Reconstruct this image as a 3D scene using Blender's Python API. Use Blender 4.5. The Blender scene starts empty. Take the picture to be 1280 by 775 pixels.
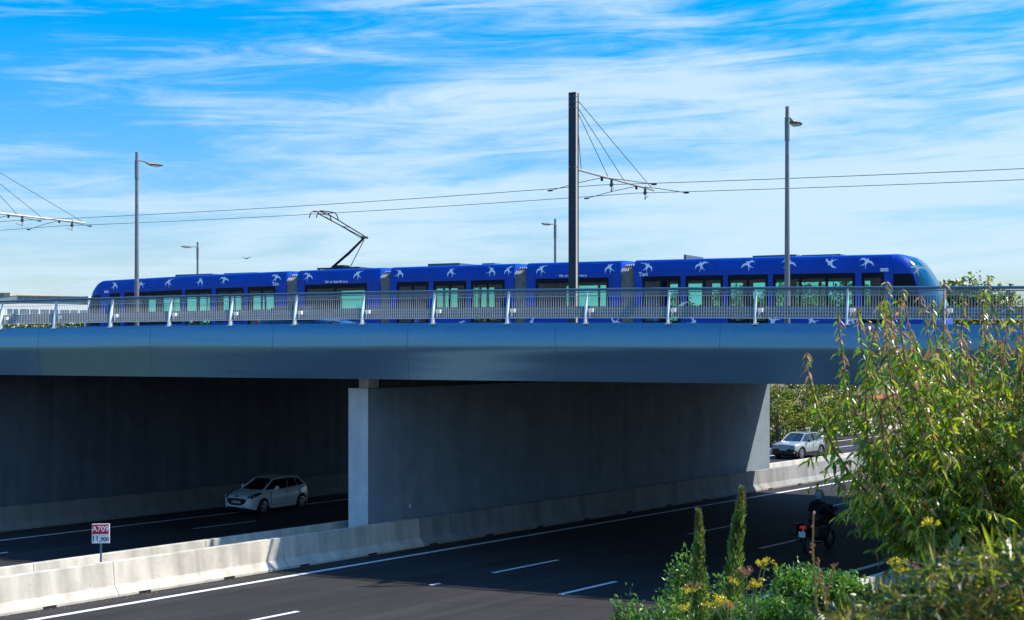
import bpy, math, random
from mathutils import Vector, Matrix
random.seed(7)
R = math.radians
scene = bpy.context.scene
COL = scene.collection

# ------------------------------------------------------------------ frames
CAMZ = 6.9
MA = math.atan2(.778, .628)                   # heading of the motorway
BA = math.atan2(-.4239, .9058)                # heading of the near bridge edge
TA = math.atan2(-.48, .877)                   # heading of the tram line
def PQ(p, q, z=0.): return Vector((.778*p + .628*q, -.628*p + .778*q, z))
def AD(a, d, z=0.): return Vector((.877*a + .48*d, -.48*a + .877*d, z))
def BX(x, y, z=0.): return Vector((9.36 + .9058*x + .4239*y, 38.8 - .4239*x + .9058*y, z))
def crest(x):                                  # height of the parapet top along the near edge
    dd = min(abs(x + 17), 24)
    return CAMZ + .725 - .0004*dd*dd

# ------------------------------------------------------------------ materials
def mat(name, col, rough=.6, metal=0., nscale=0., namt=.15, bump=0., bscale=40., spec=.5, trans=0., coat=0., detail=6, col2=None, stretch=None, emis=None):
    m = bpy.data.materials.new(name); m.use_nodes = True
    nt = m.node_tree; nd = nt.nodes; lk = nt.links
    b = nd['Principled BSDF']
    b.inputs['Base Color'].default_value = (*col, 1)
    b.inputs['Roughness'].default_value = rough
    b.inputs['Metallic'].default_value = metal
    b.inputs['Specular IOR Level'].default_value = spec
    b.inputs['Coat Weight'].default_value = coat
    if nscale or bump:
        tc = nd.new('ShaderNodeTexCoord'); mp = nd.new('ShaderNodeMapping')
        lk.new(tc.outputs['Object'], mp.inputs[0])
        if stretch: mp.inputs['Scale'].default_value = stretch
    if nscale:
        n = nd.new('ShaderNodeTexNoise'); n.inputs['Scale'].default_value = nscale
        n.inputs['Detail'].default_value = detail; n.inputs['Roughness'].default_value = .6
        lk.new(mp.outputs[0], n.inputs['Vector'])
        r = nd.new('ShaderNodeValToRGB')
        c2 = col2 if col2 else tuple(max(0, c*(1-2*namt)) for c in col)
        c1 = col if col2 else tuple(min(1, c*(1+namt)) for c in col)
        r.color_ramp.elements[0].position = .3; r.color_ramp.elements[0].color = (*c2, 1)
        r.color_ramp.elements[1].position = .7; r.color_ramp.elements[1].color = (*c1, 1)
        lk.new(n.outputs['Fac'], r.inputs[0]); lk.new(r.outputs[0], b.inputs['Base Color'])
    if bump:
        n2 = nd.new('ShaderNodeTexNoise'); n2.inputs['Scale'].default_value = bscale; n2.inputs['Detail'].default_value = 5
        lk.new(mp.outputs[0], n2.inputs['Vector'])
        bp = nd.new('ShaderNodeBump'); bp.inputs['Strength'].default_value = bump; bp.inputs['Distance'].default_value = .02
        lk.new(n2.outputs['Fac'], bp.inputs['Height']); lk.new(bp.outputs[0], b.inputs['Normal'])
    if emis:
        b.inputs['Emission Color'].default_value = (*emis[0], 1); b.inputs['Emission Strength'].default_value = emis[1]
    return m

def leafmat(name, col, tr=.35, var=.35):
    m = bpy.data.materials.new(name); m.use_nodes = True
    nt = m.node_tree; nd = nt.nodes; lk = nt.links
    b = nd['Principled BSDF']; out = nd['Material Output']
    b.inputs['Roughness'].default_value = .32; b.inputs['Specular IOR Level'].default_value = .6
    tc = nd.new('ShaderNodeTexCoord'); n = nd.new('ShaderNodeTexNoise'); n.inputs['Scale'].default_value = 6; n.inputs['Detail'].default_value = 4
    lk.new(tc.outputs['Object'], n.inputs['Vector'])
    r = nd.new('ShaderNodeValToRGB')
    r.color_ramp.elements[0].position = .35; r.color_ramp.elements[0].color = (*[c*(1-var) for c in col], 1)
    r.color_ramp.elements[1].position = .65; r.color_ramp.elements[1].color = (*[min(1, c*(1+var)) for c in col], 1)
    lk.new(n.outputs['Fac'], r.inputs[0]); lk.new(r.outputs[0], b.inputs['Base Color'])
    t = nd.new('ShaderNodeBsdfTranslucent'); mx = nd.new('ShaderNodeMixShader'); mx.inputs[0].default_value = tr
    hs = nd.new('ShaderNodeHueSaturation'); hs.inputs['Value'].default_value = 1.5; hs.inputs['Saturation'].default_value = 1.1
    lk.new(r.outputs[0], hs.inputs['Color']); lk.new(hs.outputs[0], t.inputs['Color'])
    lk.new(b.outputs[0], mx.inputs[1]); lk.new(t.outputs[0], mx.inputs[2]); lk.new(mx.outputs[0], out.inputs[0])
    return m

def glassmat(name, tint, gl=.04, rough=.02):
    m = bpy.data.materials.new(name); m.use_nodes = True
    nt = m.node_tree; nd = nt.nodes; lk = nt.links
    nd.remove(nd['Principled BSDF']); out = nd['Material Output']
    t = nd.new('ShaderNodeBsdfTransparent'); t.inputs[0].default_value = (*tint, 1)
    g = nd.new('ShaderNodeBsdfGlossy'); g.inputs['Roughness'].default_value = rough
    fr = nd.new('ShaderNodeFresnel'); fr.inputs[0].default_value = 1.45
    mx = nd.new('ShaderNodeMixShader')
    lk.new(fr.outputs[0], mx.inputs[0]); lk.new(t.outputs[0], mx.inputs[1]); lk.new(g.outputs[0], mx.inputs[2]); lk.new(mx.outputs[0], out.inputs[0])
    return m

def asphalt(name, base):
    m = mat(name, base, .85, 0, 0, spec=.25, bump=.5, bscale=60)
    nt = m.node_tree; nd = nt.nodes; lk = nt.links; b = nd['Principled BSDF']
    tc = nd.new('ShaderNodeTexCoord')
    mp = nd.new('ShaderNodeMapping'); mp.inputs['Scale'].default_value = (.035, 1.3, 1); lk.new(tc.outputs['Object'], mp.inputs[0])
    n1 = nd.new('ShaderNodeTexNoise'); n1.inputs['Scale'].default_value = 1.; n1.inputs['Detail'].default_value = 4; lk.new(mp.outputs[0], n1.inputs['Vector'])
    n2 = nd.new('ShaderNodeTexNoise'); n2.inputs['Scale'].default_value = 45; n2.inputs['Detail'].default_value = 8; n2.inputs['Roughness'].default_value = .75; lk.new(tc.outputs['Object'], n2.inputs['Vector'])
    n3 = nd.new('ShaderNodeTexNoise'); n3.inputs['Scale'].default_value = .35; n3.inputs['Detail'].default_value = 6; lk.new(tc.outputs['Object'], n3.inputs['Vector'])
    def mr(src, lo, hi):
        r = nd.new('ShaderNodeMapRange'); r.inputs['From Min'].default_value = .3; r.inputs['From Max'].default_value = .7
        r.inputs['To Min'].default_value = lo; r.inputs['To Max'].default_value = hi; lk.new(src, r.inputs['Value']); return r.outputs[0]
    a = mr(n1.outputs['Fac'], .68, 1.3); c = mr(n2.outputs['Fac'], .6, 1.4); d = mr(n3.outputs['Fac'], .75, 1.2)
    m1 = nd.new('ShaderNodeMath'); m1.operation = 'MULTIPLY'; lk.new(a, m1.inputs[0]); lk.new(c, m1.inputs[1])
    m2 = nd.new('ShaderNodeMath'); m2.operation = 'MULTIPLY'; lk.new(m1.outputs[0], m2.inputs[0]); lk.new(d, m2.inputs[1])
    mx = nd.new('ShaderNodeVectorMath'); mx.operation = 'SCALE'; mx.inputs[0].default_value = base; lk.new(m2.outputs[0], mx.inputs['Scale'])
    lk.new(mx.outputs[0], b.inputs['Base Color'])
    return m

def concrete(name, base, streak=.5, scale=1.):
    m = mat(name, base, .85, 0, 0, spec=.3, bump=.35, bscale=30)
    nt = m.node_tree; nd = nt.nodes; lk = nt.links; b = nd['Principled BSDF']
    tc = nd.new('ShaderNodeTexCoord')
    mp = nd.new('ShaderNodeMapping'); mp.inputs['Scale'].default_value = (2.2*scale, 2.2*scale, .18*scale); lk.new(tc.outputs['Object'], mp.inputs[0])
    n1 = nd.new('ShaderNodeTexNoise'); n1.inputs['Scale'].default_value = 1; n1.inputs['Detail'].default_value = 6; lk.new(mp.outputs[0], n1.inputs['Vector'])
    n2 = nd.new('ShaderNodeTexNoise'); n2.inputs['Scale'].default_value = 1.1*scale; n2.inputs['Detail'].default_value = 9; n2.inputs['Roughness'].default_value = .65; lk.new(tc.outputs['Object'], n2.inputs['Vector'])
    n4 = nd.new('ShaderNodeTexNoise'); n4.inputs['Scale'].default_value = 7*scale; n4.inputs['Detail'].default_value = 3; lk.new(tc.outputs['Object'], n4.inputs['Vector'])
    def mr(src, f0, f1, lo, hi):
        r = nd.new('ShaderNodeMapRange'); r.inputs['From Min'].default_value = f0; r.inputs['From Max'].default_value = f1
        r.inputs['To Min'].default_value = lo; r.inputs['To Max'].default_value = hi; lk.new(src, r.inputs['Value']); return r.outputs[0]
    a = mr(n1.outputs['Fac'], .35, .7, 1.06, 1-.35*streak); c = mr(n2.outputs['Fac'], .3, .7, .84, 1.1); e = mr(n4.outputs['Fac'], .68, .74, 1., .72)
    m1 = nd.new('ShaderNodeMath'); m1.operation = 'MULTIPLY'; lk.new(a, m1.inputs[0]); lk.new(c, m1.inputs[1])
    m2 = nd.new('ShaderNodeMath'); m2.operation = 'MULTIPLY'; lk.new(m1.outputs[0], m2.inputs[0]); lk.new(e, m2.inputs[1])
    mx = nd.new('ShaderNodeVectorMath'); mx.operation = 'SCALE'; mx.inputs[0].default_value = base; lk.new(m2.outputs[0], mx.inputs['Scale'])
    lk.new(mx.outputs[0], b.inputs['Base Color'])
    return m

M = dict(
 asphalt=asphalt('asphalt_near', (.030, .028, .029)), asphalt_far=asphalt('asphalt_far', (.030, .029, .031)),
 paint=mat('road_paint', (.75, .76, .78), .6, nscale=9, namt=.18, bump=.2),
 gravel=mat('gravel', (.16, .14, .11), .95, nscale=25, namt=.4, bump=.6),
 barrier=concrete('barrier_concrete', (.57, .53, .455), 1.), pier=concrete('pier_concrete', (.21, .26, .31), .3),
 abut=concrete('abutment_concrete', (.10, .125, .155), .6), barrier_dirty=concrete('dirty_barrier_concrete', (.2, .2, .195), .6), barrier_grey=concrete('grey_barrier_concrete', (.29, .29, .29), .9), endface=concrete('skylit_concrete', (.58, .60, .62), .15), slab=mat('slab_concrete', (.09, .09, .09), .9, nscale=3, namt=.2),  # endface: pier concrete with the skylight painted into its colour
 dark=mat('dark_void', (.01, .01, .012), .9),
 galv=mat('galvanised_steel', (.17, .26, .33), .45, .6, nscale=14, namt=.15), railpaint=mat('rail_paint', (.10, .18, .25), .35, .4),
 bars=mat('bar_steel', (.62, .64, .66), .45, .3), postpaint=mat('post_paint', (.62, .70, .74), .45, .2), white=mat('white_paint', (.8, .8, .8), .4),
 lamp=mat('lamp_grey', (.20, .21, .23), .45, .4, nscale=5, namt=.1), mast=mat('mast_steel', (.018, .032, .055), .6, .0, nscale=3, namt=.15), mastweb=mat('mast_web', (.42, .38, .36), .6, .1),
 wire=mat('wire_dark', (.03, .04, .045), .6, .3), insul=mat('insulator', (.03, .03, .03), .5), arm=mat('arm_steel', (.5, .47, .42), .4, .5),
 tramblue=mat('tram_blue', (.001, .065, .46), .4, 0, nscale=1.5, namt=.1, coat=.0, spec=.25), tramseam=mat('tram_seam', (.002, .012, .12), .6),
 tramdark=mat('tram_dark', (.002, .005, .014), .4, spec=.15), bird=mat('bird_white', (.92, .93, .95), .5), inner=mat('tram_inner', (.09, .26, .26), .7), seat=mat('seat_fabric', (.02, .03, .09), .9),
 gang=mat('gangway_fabric', (.30, .30, .29), .8, nscale=8, namt=.2), gangcap=mat('gangway_cap', (.75, .72, .66), .6), roofgear=mat('roof_gear', (.10, .12, .14), .6, .3), panto=mat('pantograph_black', (.012, .012, .014), .5, .3),
 glass=glassmat('tram_glass', (.36, .80, .74)), shield=mat('windscreen_glass', (.0, .06, .14), .1, .0, spec=.4),
 carwhite=mat('car_white', (.84, .86, .88), .28, coat=.5), cargrey=mat('car_grey', (.30, .33, .32), .3, .2, coat=.6), carblue=mat('car_blue', (.006, .03, .10), .25, coat=.6),
 carglass=mat('car_glass', (.008, .012, .018), .05, spec=.8), trim=mat('black_trim', (.012, .012, .014), .5), tyre=mat('tyre_rubber', (.014, .014, .014), .85), rim=mat('alloy_rim', (.45, .45, .46), .35, .7),
 lens=mat('lamp_lens', (.7, .72, .75), .15, .4), red=mat('red_lens', (.45, .01, .01), .15), redlit=mat('lit_red_lens', (.5, .01, .01), .2, emis=((1, .03, .02), .1)), plate=mat('plate_white', (.7, .72, .75), .5), ink=mat('black_ink', (.01, .01, .01), .7),
 signred=mat('sign_red', (.55, .01, .03), .5), signwhite=mat('sign_white', (.78, .82, .86), .5),
 blackcloth=mat('black_leather', (.012, .012, .014), .6), helmet=mat('helmet_white', (.35, .4, .46), .25), glove=mat('glove', (.02, .02, .02), .7),
 bark=mat('bark', (.12, .09, .06), .9, nscale=20, namt=.3), twig=mat('reddish_twig', (.22, .08, .05), .7, nscale=15, namt=.25), twiggreen=mat('green_stalk', (.22, .26, .07), .7), twigorange=mat('orange_stalk', (.42, .22, .06), .7),
 leafA=leafmat('leaf_mid_green', (.12, .24, .022), .45), leafB=leafmat('leaf_dark_green', (.07, .16, .018), .4), leafC=leafmat('leaf_yellow_green', (.38, .42, .05), .45), leafD=leafmat('leaf_dry_brown', (.36, .22, .10), .3),
 oakA=leafmat('small_leaf_green', (.07, .17, .03), .4), oakB=leafmat('small_leaf_bright', (.16, .29, .05), .45), cyp=leafmat('cypress_green', (.24, .34, .08), .4), cypB=leafmat('cypress_dark', (.06, .11, .035), .25), cypT=leafmat('cypress_tip', (.25, .22, .08), .2),
 yellow=leafmat('yellow_flower', (.62, .50, .02), .3, .15), dryflower=leafmat('dry_seed_head', (.36, .17, .10), .2),
 grass=leafmat('grass_green', (.10, .12, .015), .35), straw=leafmat('straw', (.24, .15, .05), .3), weed=leafmat('weed_dark', (.03, .065, .012), .3),
 treeA=leafmat('tree_green', (.12, .17, .02), .4), treeB=leafmat('tree_dark', (.03, .055, .012), .2), treeC=leafmat('tree_yellow', (.26, .27, .03), .4),
 wallwhite=mat('white_render', (.86, .85, .82), .8, nscale=2, namt=.05), wallbeige=mat('beige_render', (.45, .40, .34), .8, nscale=2, namt=.08), facadeglass=mat('facade_glass', (.05, .12, .17), .12, spec=.8), terracotta=mat('terracotta', (.40, .12, .05), .8, nscale=6, namt=.2),
)
# the bridge fascia: painted blue-grey metal cladding, slightly wavy
def fascia_mat():
    m = mat('fascia_blue_metal', (.11, .23, .34), .2, .72)
    nt = m.node_tree; nd = nt.nodes; lk = nt.links; b = nd['Principled BSDF']
    tc = nd.new('ShaderNodeTexCoord'); mp = nd.new('ShaderNodeMapping'); mp.inputs['Scale'].default_value = (.10, 1, .9); lk.new(tc.outputs['Object'], mp.inputs[0])
    n = nd.new('ShaderNodeTexNoise'); n.inputs['Scale'].default_value = 1.2; n.inputs['Detail'].default_value = 2; lk.new(mp.outputs[0], n.inputs['Vector'])
    n2 = nd.new('ShaderNodeTexNoise'); n2.inputs['Scale'].default_value = 18; n2.inputs['Detail'].default_value = 6; lk.new(tc.outputs['Object'], n2.inputs['Vector'])
    bp = nd.new('ShaderNodeBump'); bp.inputs['Strength'].default_value = 1.; bp.inputs['Distance'].default_value = .03; lk.new(n.outputs['Fac'], bp.inputs['Height'])
    lk.new(bp.outputs[0], b.inputs['Normal'])
    r = nd.new('ShaderNodeMapRange'); r.inputs['From Min'].default_value = .3; r.inputs['From Max'].default_value = .7; r.inputs['To Min'].default_value = .9; r.inputs['To Max'].default_value = 1.08
    lk.new(n2.outputs['Fac'], r.inputs['Value'])
    v = nd.new('ShaderNodeVectorMath'); v.operation = 'SCALE'; v.inputs[0].default_value = (.11, .23, .34); lk.new(r.outputs[0], v.inputs['Scale']); lk.new(v.outputs[0], b.inputs['Base Color'])
    return m
M['fascia'] = fascia_mat()

# ------------------------------------------------------------------ mesh helpers
class MB:
    def __init__(s): s.v = []; s.f = []; s.m = []
    def add(s, vs, fs, mi=0):
        o = len(s.v); s.v.extend([tuple(v) for v in vs])
        for f in fs: s.f.append(tuple(i+o for i in f)); s.m.append(mi)
    def box(s, x0, x1, y0, y1, z0, z1, mi=0):
        if x0 > x1: x0, x1 = x1, x0
        if y0 > y1: y0, y1 = y1, y0
        s.add([(x0,y0,z0),(x1,y0,z0),(x1,y1,z0),(x0,y1,z0),(x0,y0,z1),(x1,y0,z1),(x1,y1,z1),(x0,y1,z1)],
              [(3,2,1,0),(4,5,6,7),(0,1,5,4),(1,2,6,5),(2,3,7,6),(3,0,4,7)], mi)
    def tube(s, pts, rad, n=6, mi=0, cap=True):
        pts = [Vector(p) for p in pts]; k = len(pts)
        if not hasattr(rad, '__len__'): rad = [rad]*k
        rings = []
        for i, p in enumerate(pts):
            d = (pts[min(i+1, k-1)] - pts[max(i-1, 0)]).normalized()
            up = Vector((0,0,1)) if abs(d.z) < .95 else Vector((1,0,0))
            a = d.cross(up).normalized(); b = a.cross(d)
            rings.append([p + (a*math.cos(2*math.pi*j/n) + b*math.sin(2*math.pi*j/n))*rad[i] for j in range(n)])
        vs = [v for r in rings for v in r]; fs = []
        for i in range(k-1):
            for j in range(n): fs.append((i*n+j, i*n+(j+1)%n, (i+1)*n+(j+1)%n, (i+1)*n+j))
        if cap: fs.append(tuple(range(n))[::-1]); fs.append(tuple((k-1)*n+j for j in range(n)))
        s.add(vs, fs, mi)
    def extr(s, poly, f0, f1, mi=0):          # poly of 2D points; f0/f1 map (u,v)->3D for both ends
        n = len(poly); vs = [f0(*p) for p in poly] + [f1(*p) for p in poly]
        fs = [tuple(range(n))[::-1], tuple(range(n, 2*n))] + [(i, (i+1)%n, n+(i+1)%n, n+i) for i in range(n)]
        s.add(vs, fs, mi)
    def lathe(s, prof, n=16, mi=0, c=(0,0,0), axis='z', cap=True):
        vs = []
        for r, h in prof:
            for j in range(n):
                a = 2*math.pi*j/n; x, y = r*math.cos(a), r*math.sin(a)
                if axis == 'z': vs.append((c[0]+x, c[1]+y, c[2]+h))
                elif axis == 'y': vs.append((c[0]+x, c[1]+h, c[2]+y))
                else: vs.append((c[0]+h, c[1]+x, c[2]+y))
        k = len(prof); fs = []
        for i in range(k-1):
            for j in range(n): fs.append((i*n+j, i*n+(j+1)%n, (i+1)*n+(j+1)%n, (i+1)*n+j))
        if cap: fs.append(tuple(range(n))); fs.append(tuple((k-1)*n+j for j in range(n)))
        s.add(vs, fs, mi)
    def build(s, name, mats, parent=None, smooth=False, loc=None, rot=None, bevel=0, fixn=False):
        me = bpy.data.meshes.new(name); me.from_pydata(s.v, [], s.f)
        if not isinstance(mats, (list, tuple)): mats = [mats]
        for m_ in mats: me.materials.append(M[m_] if isinstance(m_, str) else m_)
        if len(mats) > 1: me.polygons.foreach_set('material_index', s.m)
        if smooth: me.polygons.foreach_set('use_smooth', [True]*len(me.polygons))
        if fixn:
            import bmesh
            bm = bmesh.new(); bm.from_mesh(me); bmesh.ops.recalc_face_normals(bm, faces=bm.faces); bm.to_mesh(me); bm.free()
        me.update()
        o = bpy.data.objects.new(name, me); COL.objects.link(o)
        if parent: o.parent = parent
        if loc is not None: o.location = loc
        if rot is not None: o.rotation_euler = rot
        if bevel:
            b = o.modifiers.new('bevel', 'BEVEL'); b.width = bevel; b.segments = 2; b.limit_method = 'ANGLE'
        if smooth and hasattr(me, 'set_sharp_from_angle'): me.set_sharp_from_angle(angle=R(42))
        return o

def thing(name, label, cat, loc=(0,0,0), rz=0., group=None):
    o = bpy.data.objects.new(name, None); COL.objects.link(o); o.empty_display_size = .3
    o.location = loc; o.rotation_euler = (0, 0, rz); tag(o, label, cat, group); return o
def tag(o, label=None, cat=None, group=None, kind=None):
    if label: o['label'] = label
    if cat: o['category'] = cat
    if group: o['group'] = group
    if kind: o['kind'] = kind
    return o
def copy_tree(o, parent=None):
    c = o.copy(); COL.objects.link(c); c.parent = parent
    for ch in [k for k in KIDS(o)]: copy_tree(ch, c)
    return c
def KIDS(o): return [k for k in bpy.data.objects if k.parent == o]

def text_mesh(body, size, name, material, parent, loc, rot, depth=.004, align='CENTER', bold=0.):
    cu = bpy.data.curves.new(name, 'FONT'); cu.body = body; cu.size = size; cu.extrude = depth; cu.align_x = align; cu.align_y = 'CENTER'; cu.offset = bold
    t = bpy.data.objects.new(name+'_tmp', cu); COL.objects.link(t)
    dg = bpy.context.evaluated_depsgraph_get(); me = bpy.data.meshes.new_from_object(t.evaluated_get(dg))
    bpy.data.objects.remove(t)
    me.materials.clear(); me.materials.append(M[material])
    o = bpy.data.objects.new(name, me); COL.objects.link(o); o.parent = parent; o.location = loc; o.rotation_euler = rot
    return o

# ------------------------------------------------------------------ camera, sky, sun
cam = bpy.data.cameras.new('camera'); co = bpy.data.objects.new('camera', cam); COL.objects.link(co)
co.location = (0, 0, CAMZ); co.rotation_euler = (R(90), 0, 0)
cam.sensor_width = 36; cam.lens = 1750/1280*36; cam.shift_y = 44.5/1280
cam.clip_start = .2; cam.clip_end = 6000
cam.dof.use_dof = True; cam.dof.focus_distance = 45; cam.dof.aperture_fstop = 6.3
scene.camera = co

SUN_AZ, SUN_EL = 85., 48.
w = bpy.data.worlds.new('World'); scene.world = w; w.use_nodes = True
nt = w.node_tree; nd = nt.nodes; lk = nt.links
bg = nd['Background']; bg.inputs[1].default_value = .075
sky = nd.new('ShaderNodeTexSky'); sky.sky_type = 'NISHITA'; sky.sun_disc = False
sky.sun_elevation = R(SUN_EL); sky.sun_rotation = R(SUN_AZ); sky.air_density = 1.; sky.dust_density = .3; sky.ozone_density = 3.
hs = nd.new('ShaderNodeHueSaturation'); hs.inputs['Saturation'].default_value = 1.65; hs.inputs['Value'].default_value = 1.45
lk.new(sky.outputs[0], hs.inputs['Color'])
geo = nd.new('ShaderNodeTexCoord')
sep = nd.new('ShaderNodeSeparateXYZ'); lk.new(geo.outputs['Generated'], sep.inputs[0])
def mth(op, a, b=None):
    n = nd.new('ShaderNodeMath'); n.operation = op
    for i, v in enumerate((a, b)):
        if v is None: continue
        if isinstance(v, (int, float)): n.inputs[i].default_value = v
        else: lk.new(v, n.inputs[i])
    return n.outputs[0]
az = mth('ARCTAN2', sep.outputs[0], sep.outputs[1]); el = mth('ARCSINE', sep.outputs[2])
skew = mth('SUBTRACT', el, mth('MULTIPLY', az, .045))
def noise(sx, sy, scale, det, dist, off=0., rough=.6):
    c = nd.new('ShaderNodeCombineXYZ'); lk.new(mth('MULTIPLY', az, sx), c.inputs[0]); lk.new(mth('MULTIPLY', skew, sy), c.inputs[1]); c.inputs[2].default_value = off
    n = nd.new('ShaderNodeTexNoise'); n.inputs['Scale'].default_value = scale; n.inputs['Detail'].default_value = det; n.inputs['Distortion'].default_value = dist; n.inputs['Roughness'].default_value = rough
    lk.new(c.outputs[0], n.inputs['Vector']); return n.outputs['Fac']
big = noise(3.2, 13., 1., 6, .3, 1.7)
fine = noise(6., 60., 1., 8, .9, 4.2, .65)
def smooth(v, lo, hi, a=0., b=1.):
    r = nd.new('ShaderNodeMapRange'); r.interpolation_type = 'SMOOTHSTEP'; lk.new(v, r.inputs['Value'])
    r.inputs['From Min'].default_value = lo; r.inputs['From Max'].default_value = hi; r.inputs['To Min'].default_value = a; r.inputs['To Max'].default_value = b; return r.outputs[0]
# cover falls away from the horizon upwards, later towards the right
lvl = mth('SUBTRACT', el, mth('MULTIPLY', az, .22))
cover = smooth(lvl, .08, .24, .17, -.02)
c1 = mth('ADD', mth('ADD', big, mth('MULTIPLY', mth('SUBTRACT', fine, .5), .72)), cover)
cl = smooth(c1, .42, .80)
mixc = nd.new('ShaderNodeMix'); mixc.data_type = 'RGBA'
low = nd.new('ShaderNodeMix'); low.data_type = 'RGBA'; low.blend_type = 'MULTIPLY'; low.inputs['Factor'].default_value = 1.
ramp = nd.new('ShaderNodeValToRGB'); lk.new(mth('MULTIPLY', el, 1/.80), ramp.inputs[0])
ramp.color_ramp.elements[0].color = (.26, .27, .34, 1); ramp.color_ramp.elements[1].color = (1, 1, 1, 1); ramp.color_ramp.elements[1].position = 1.
e_ = ramp.color_ramp.elements.new(.12); e_.color = (.42, .42, .47, 1)
e_ = ramp.color_ramp.elements.new(.32); e_.color = (.62, .62, .62, 1)
sc_ = nd.new('ShaderNodeVectorMath'); sc_.operation = 'SCALE'; sc_.inputs['Scale'].default_value = 1.75; lk.new(ramp.outputs[0], sc_.inputs[0])
lk.new(hs.outputs[0], low.inputs['A']); lk.new(sc_.outputs[0], low.inputs['B'])
lk.new(mth('MULTIPLY', cl, .9), mixc.inputs['Factor']); lk.new(low.outputs['Result'], mixc.inputs['A'])
mixc.inputs['B'].default_value = (4.9, 6.4, 7.6, 1)
lk.new(mixc.outputs['Result'], bg.inputs[0])
CLOUD = mixc.inputs['B']

sl = bpy.data.lights.new('sun', 'SUN'); sl.energy = 4.2; sl.angle = R(.5); sl.color = (1, .93, .80)
so = bpy.data.objects.new('sun', sl); COL.objects.link(so)
sd = Vector((math.sin(R(SUN_AZ))*math.cos(R(SUN_EL)), math.cos(R(SUN_AZ))*math.cos(R(SUN_EL)), math.sin(R(SUN_EL))))
so.rotation_euler = sd.to_track_quat('Z', 'Y').to_euler(); so.location = (40, 0, 60)
vs = scene.view_settings; vs.view_transform = 'Standard'; vs.look = 'None'; vs.gamma = 1; vs.exposure = .85; vs.use_curve_mapping = False
scene.cycles.max_bounces = 8; scene.cycles.transparent_max_bounces = 24

# ------------------------------------------------------------------ ground and roads
def ground_h(p, q):
    if p < -50.3: return min(6.2, max(0, (-p-50.3)*.5)) - .35
    if p < -49.9: return -.35
    if p < -35.3: return -.35
    if p < -32.6: return -.06
    if p < -14.6: return -.05
    return min(4.85, (p+14.6)*.5) - .05
def make_ground():
    ps = [-3000,-900,-400,-200,-120,-90,-70,-62.9,-60,-57,-54,-52,-50.4,-50.2,-49.9,-45,-35.6,-35.1,-32.7,-32.5,-24,-15,-14.6,-12,-10,-8,-6.5,-5.15,-4,-2,0,3,8,20,60,200,600,3000]
    qs = [-200,-60,-30,-15,-8,-4,0,2,4,6,8,10,12,14,16,18,20,24,28,34,40,50,60,70,80,100,120,140,180,250,400,800,3000]
    mb = MB(); rnd = random.Random(3); vv = []
    for q in qs:
        for p in ps:
            h = ground_h(p, q)
            if p > -13 and abs(q) < 40 and p < 60: h += rnd.uniform(-.08, .08)
            vv.append(PQ(p, q, h))
    n = len(ps); fs = [(j*n+i, j*n+i+1, (j+1)*n+i+1, (j+1)*n+i) for j in range(len(qs)-1) for i in range(n-1)]
    mb.add(vv, fs); m = mat('grassy_ground', (.15, .13, .06), .95, nscale=.6, col2=(.07, .085, .03), bump=.8, bscale=6)
    o = mb.build('ground', m, smooth=False, fixn=False); tag(o, kind='structure')
make_ground()
def strip(mb, p0, p1, q0, q1, z, mi=0, step=None):
    step = step or (q1-q0); k = max(1, round((q1-q0)/step))
    for i in range(k):
        a, b = q0+(q1-q0)*i/k, q0+(q1-q0)*(i+1)/k
        mb.add([(a,-p0,z),(a,-p1,z),(b,-p1,z),(b,-p0,z)], [(0,1,2,3)], mi)
FR = dict(loc=(0,0,0), rot=(0,0,MA))
mb = MB(); strip(mb, -32.9, -14.9, -250, 1500, 0); tag(mb.build('motorway', 'asphalt', **FR), kind='structure')
mb = MB(); strip(mb, -49.9, -35.2, -250, 1500, -.3); tag(mb.build('far_carriageway', 'asphalt_far', **FR), kind='structure')
mb = MB(); strip(mb, -35.5, -32.7, -250, 1500, -.02); tag(mb.build('median_strip', 'gravel', **FR), kind='structure')
mb = MB()
strip(mb, -31.6, -31.38, -250, 1500, .004)
strip(mb, -18.9, -18.68, -250, 1500, .004)
def dashes(mb, p, q0, per, ln, z, wd=.16):
    for i in range(-20, 60):
        q = q0 + i*per; strip(mb, p-wd/2, p+wd/2, q, q+ln, z)
# ends measured where the dashes lie on the road
def qof(px, py, h=6.9):
    Z = h*1750/(py-432); X = (px-640)/1750*Z; return .628*X + .778*Z
dashes(mb, -27.15, 32.7, 11.2, 3.3, .004)
strip(mb, -27.23, -27.07, 29.9, 30.3, .004)
dashes(mb, -23.35, 31.08, 11.25, 2.7, .004)
strip(mb, -19.8, -19.64, qof(1003,719), qof(1040,711), .006)
strip(mb, -47.3, -47.1, -250, 1500, -.296)
dashes(mb, -44.3, qof(240,661,7.2), 11.2, 3.2, -.296)
strip(mb, -36.6, -36.4, -250, 1500, -.296)
o = mb.build('road_markings', 'paint', **FR); tag(o, kind='structure')
mb = MB(); ja, jb = (9.3, -37.2), (16.9, -33.6)
def wp(px, py): Z = 6.9*1750/(py-432); return Vector(((px-640)/1750*Z, Z, .003))
a_, b_ = wp(545,753), wp(870,762); n_ = Vector((0,.02,0)); mb.add([a_-n_, b_-n_, b_+n_, a_+n_], [(0,1,2,3)])
tag(mb.build('tar_joint', 'dark'), kind='structure')
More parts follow.
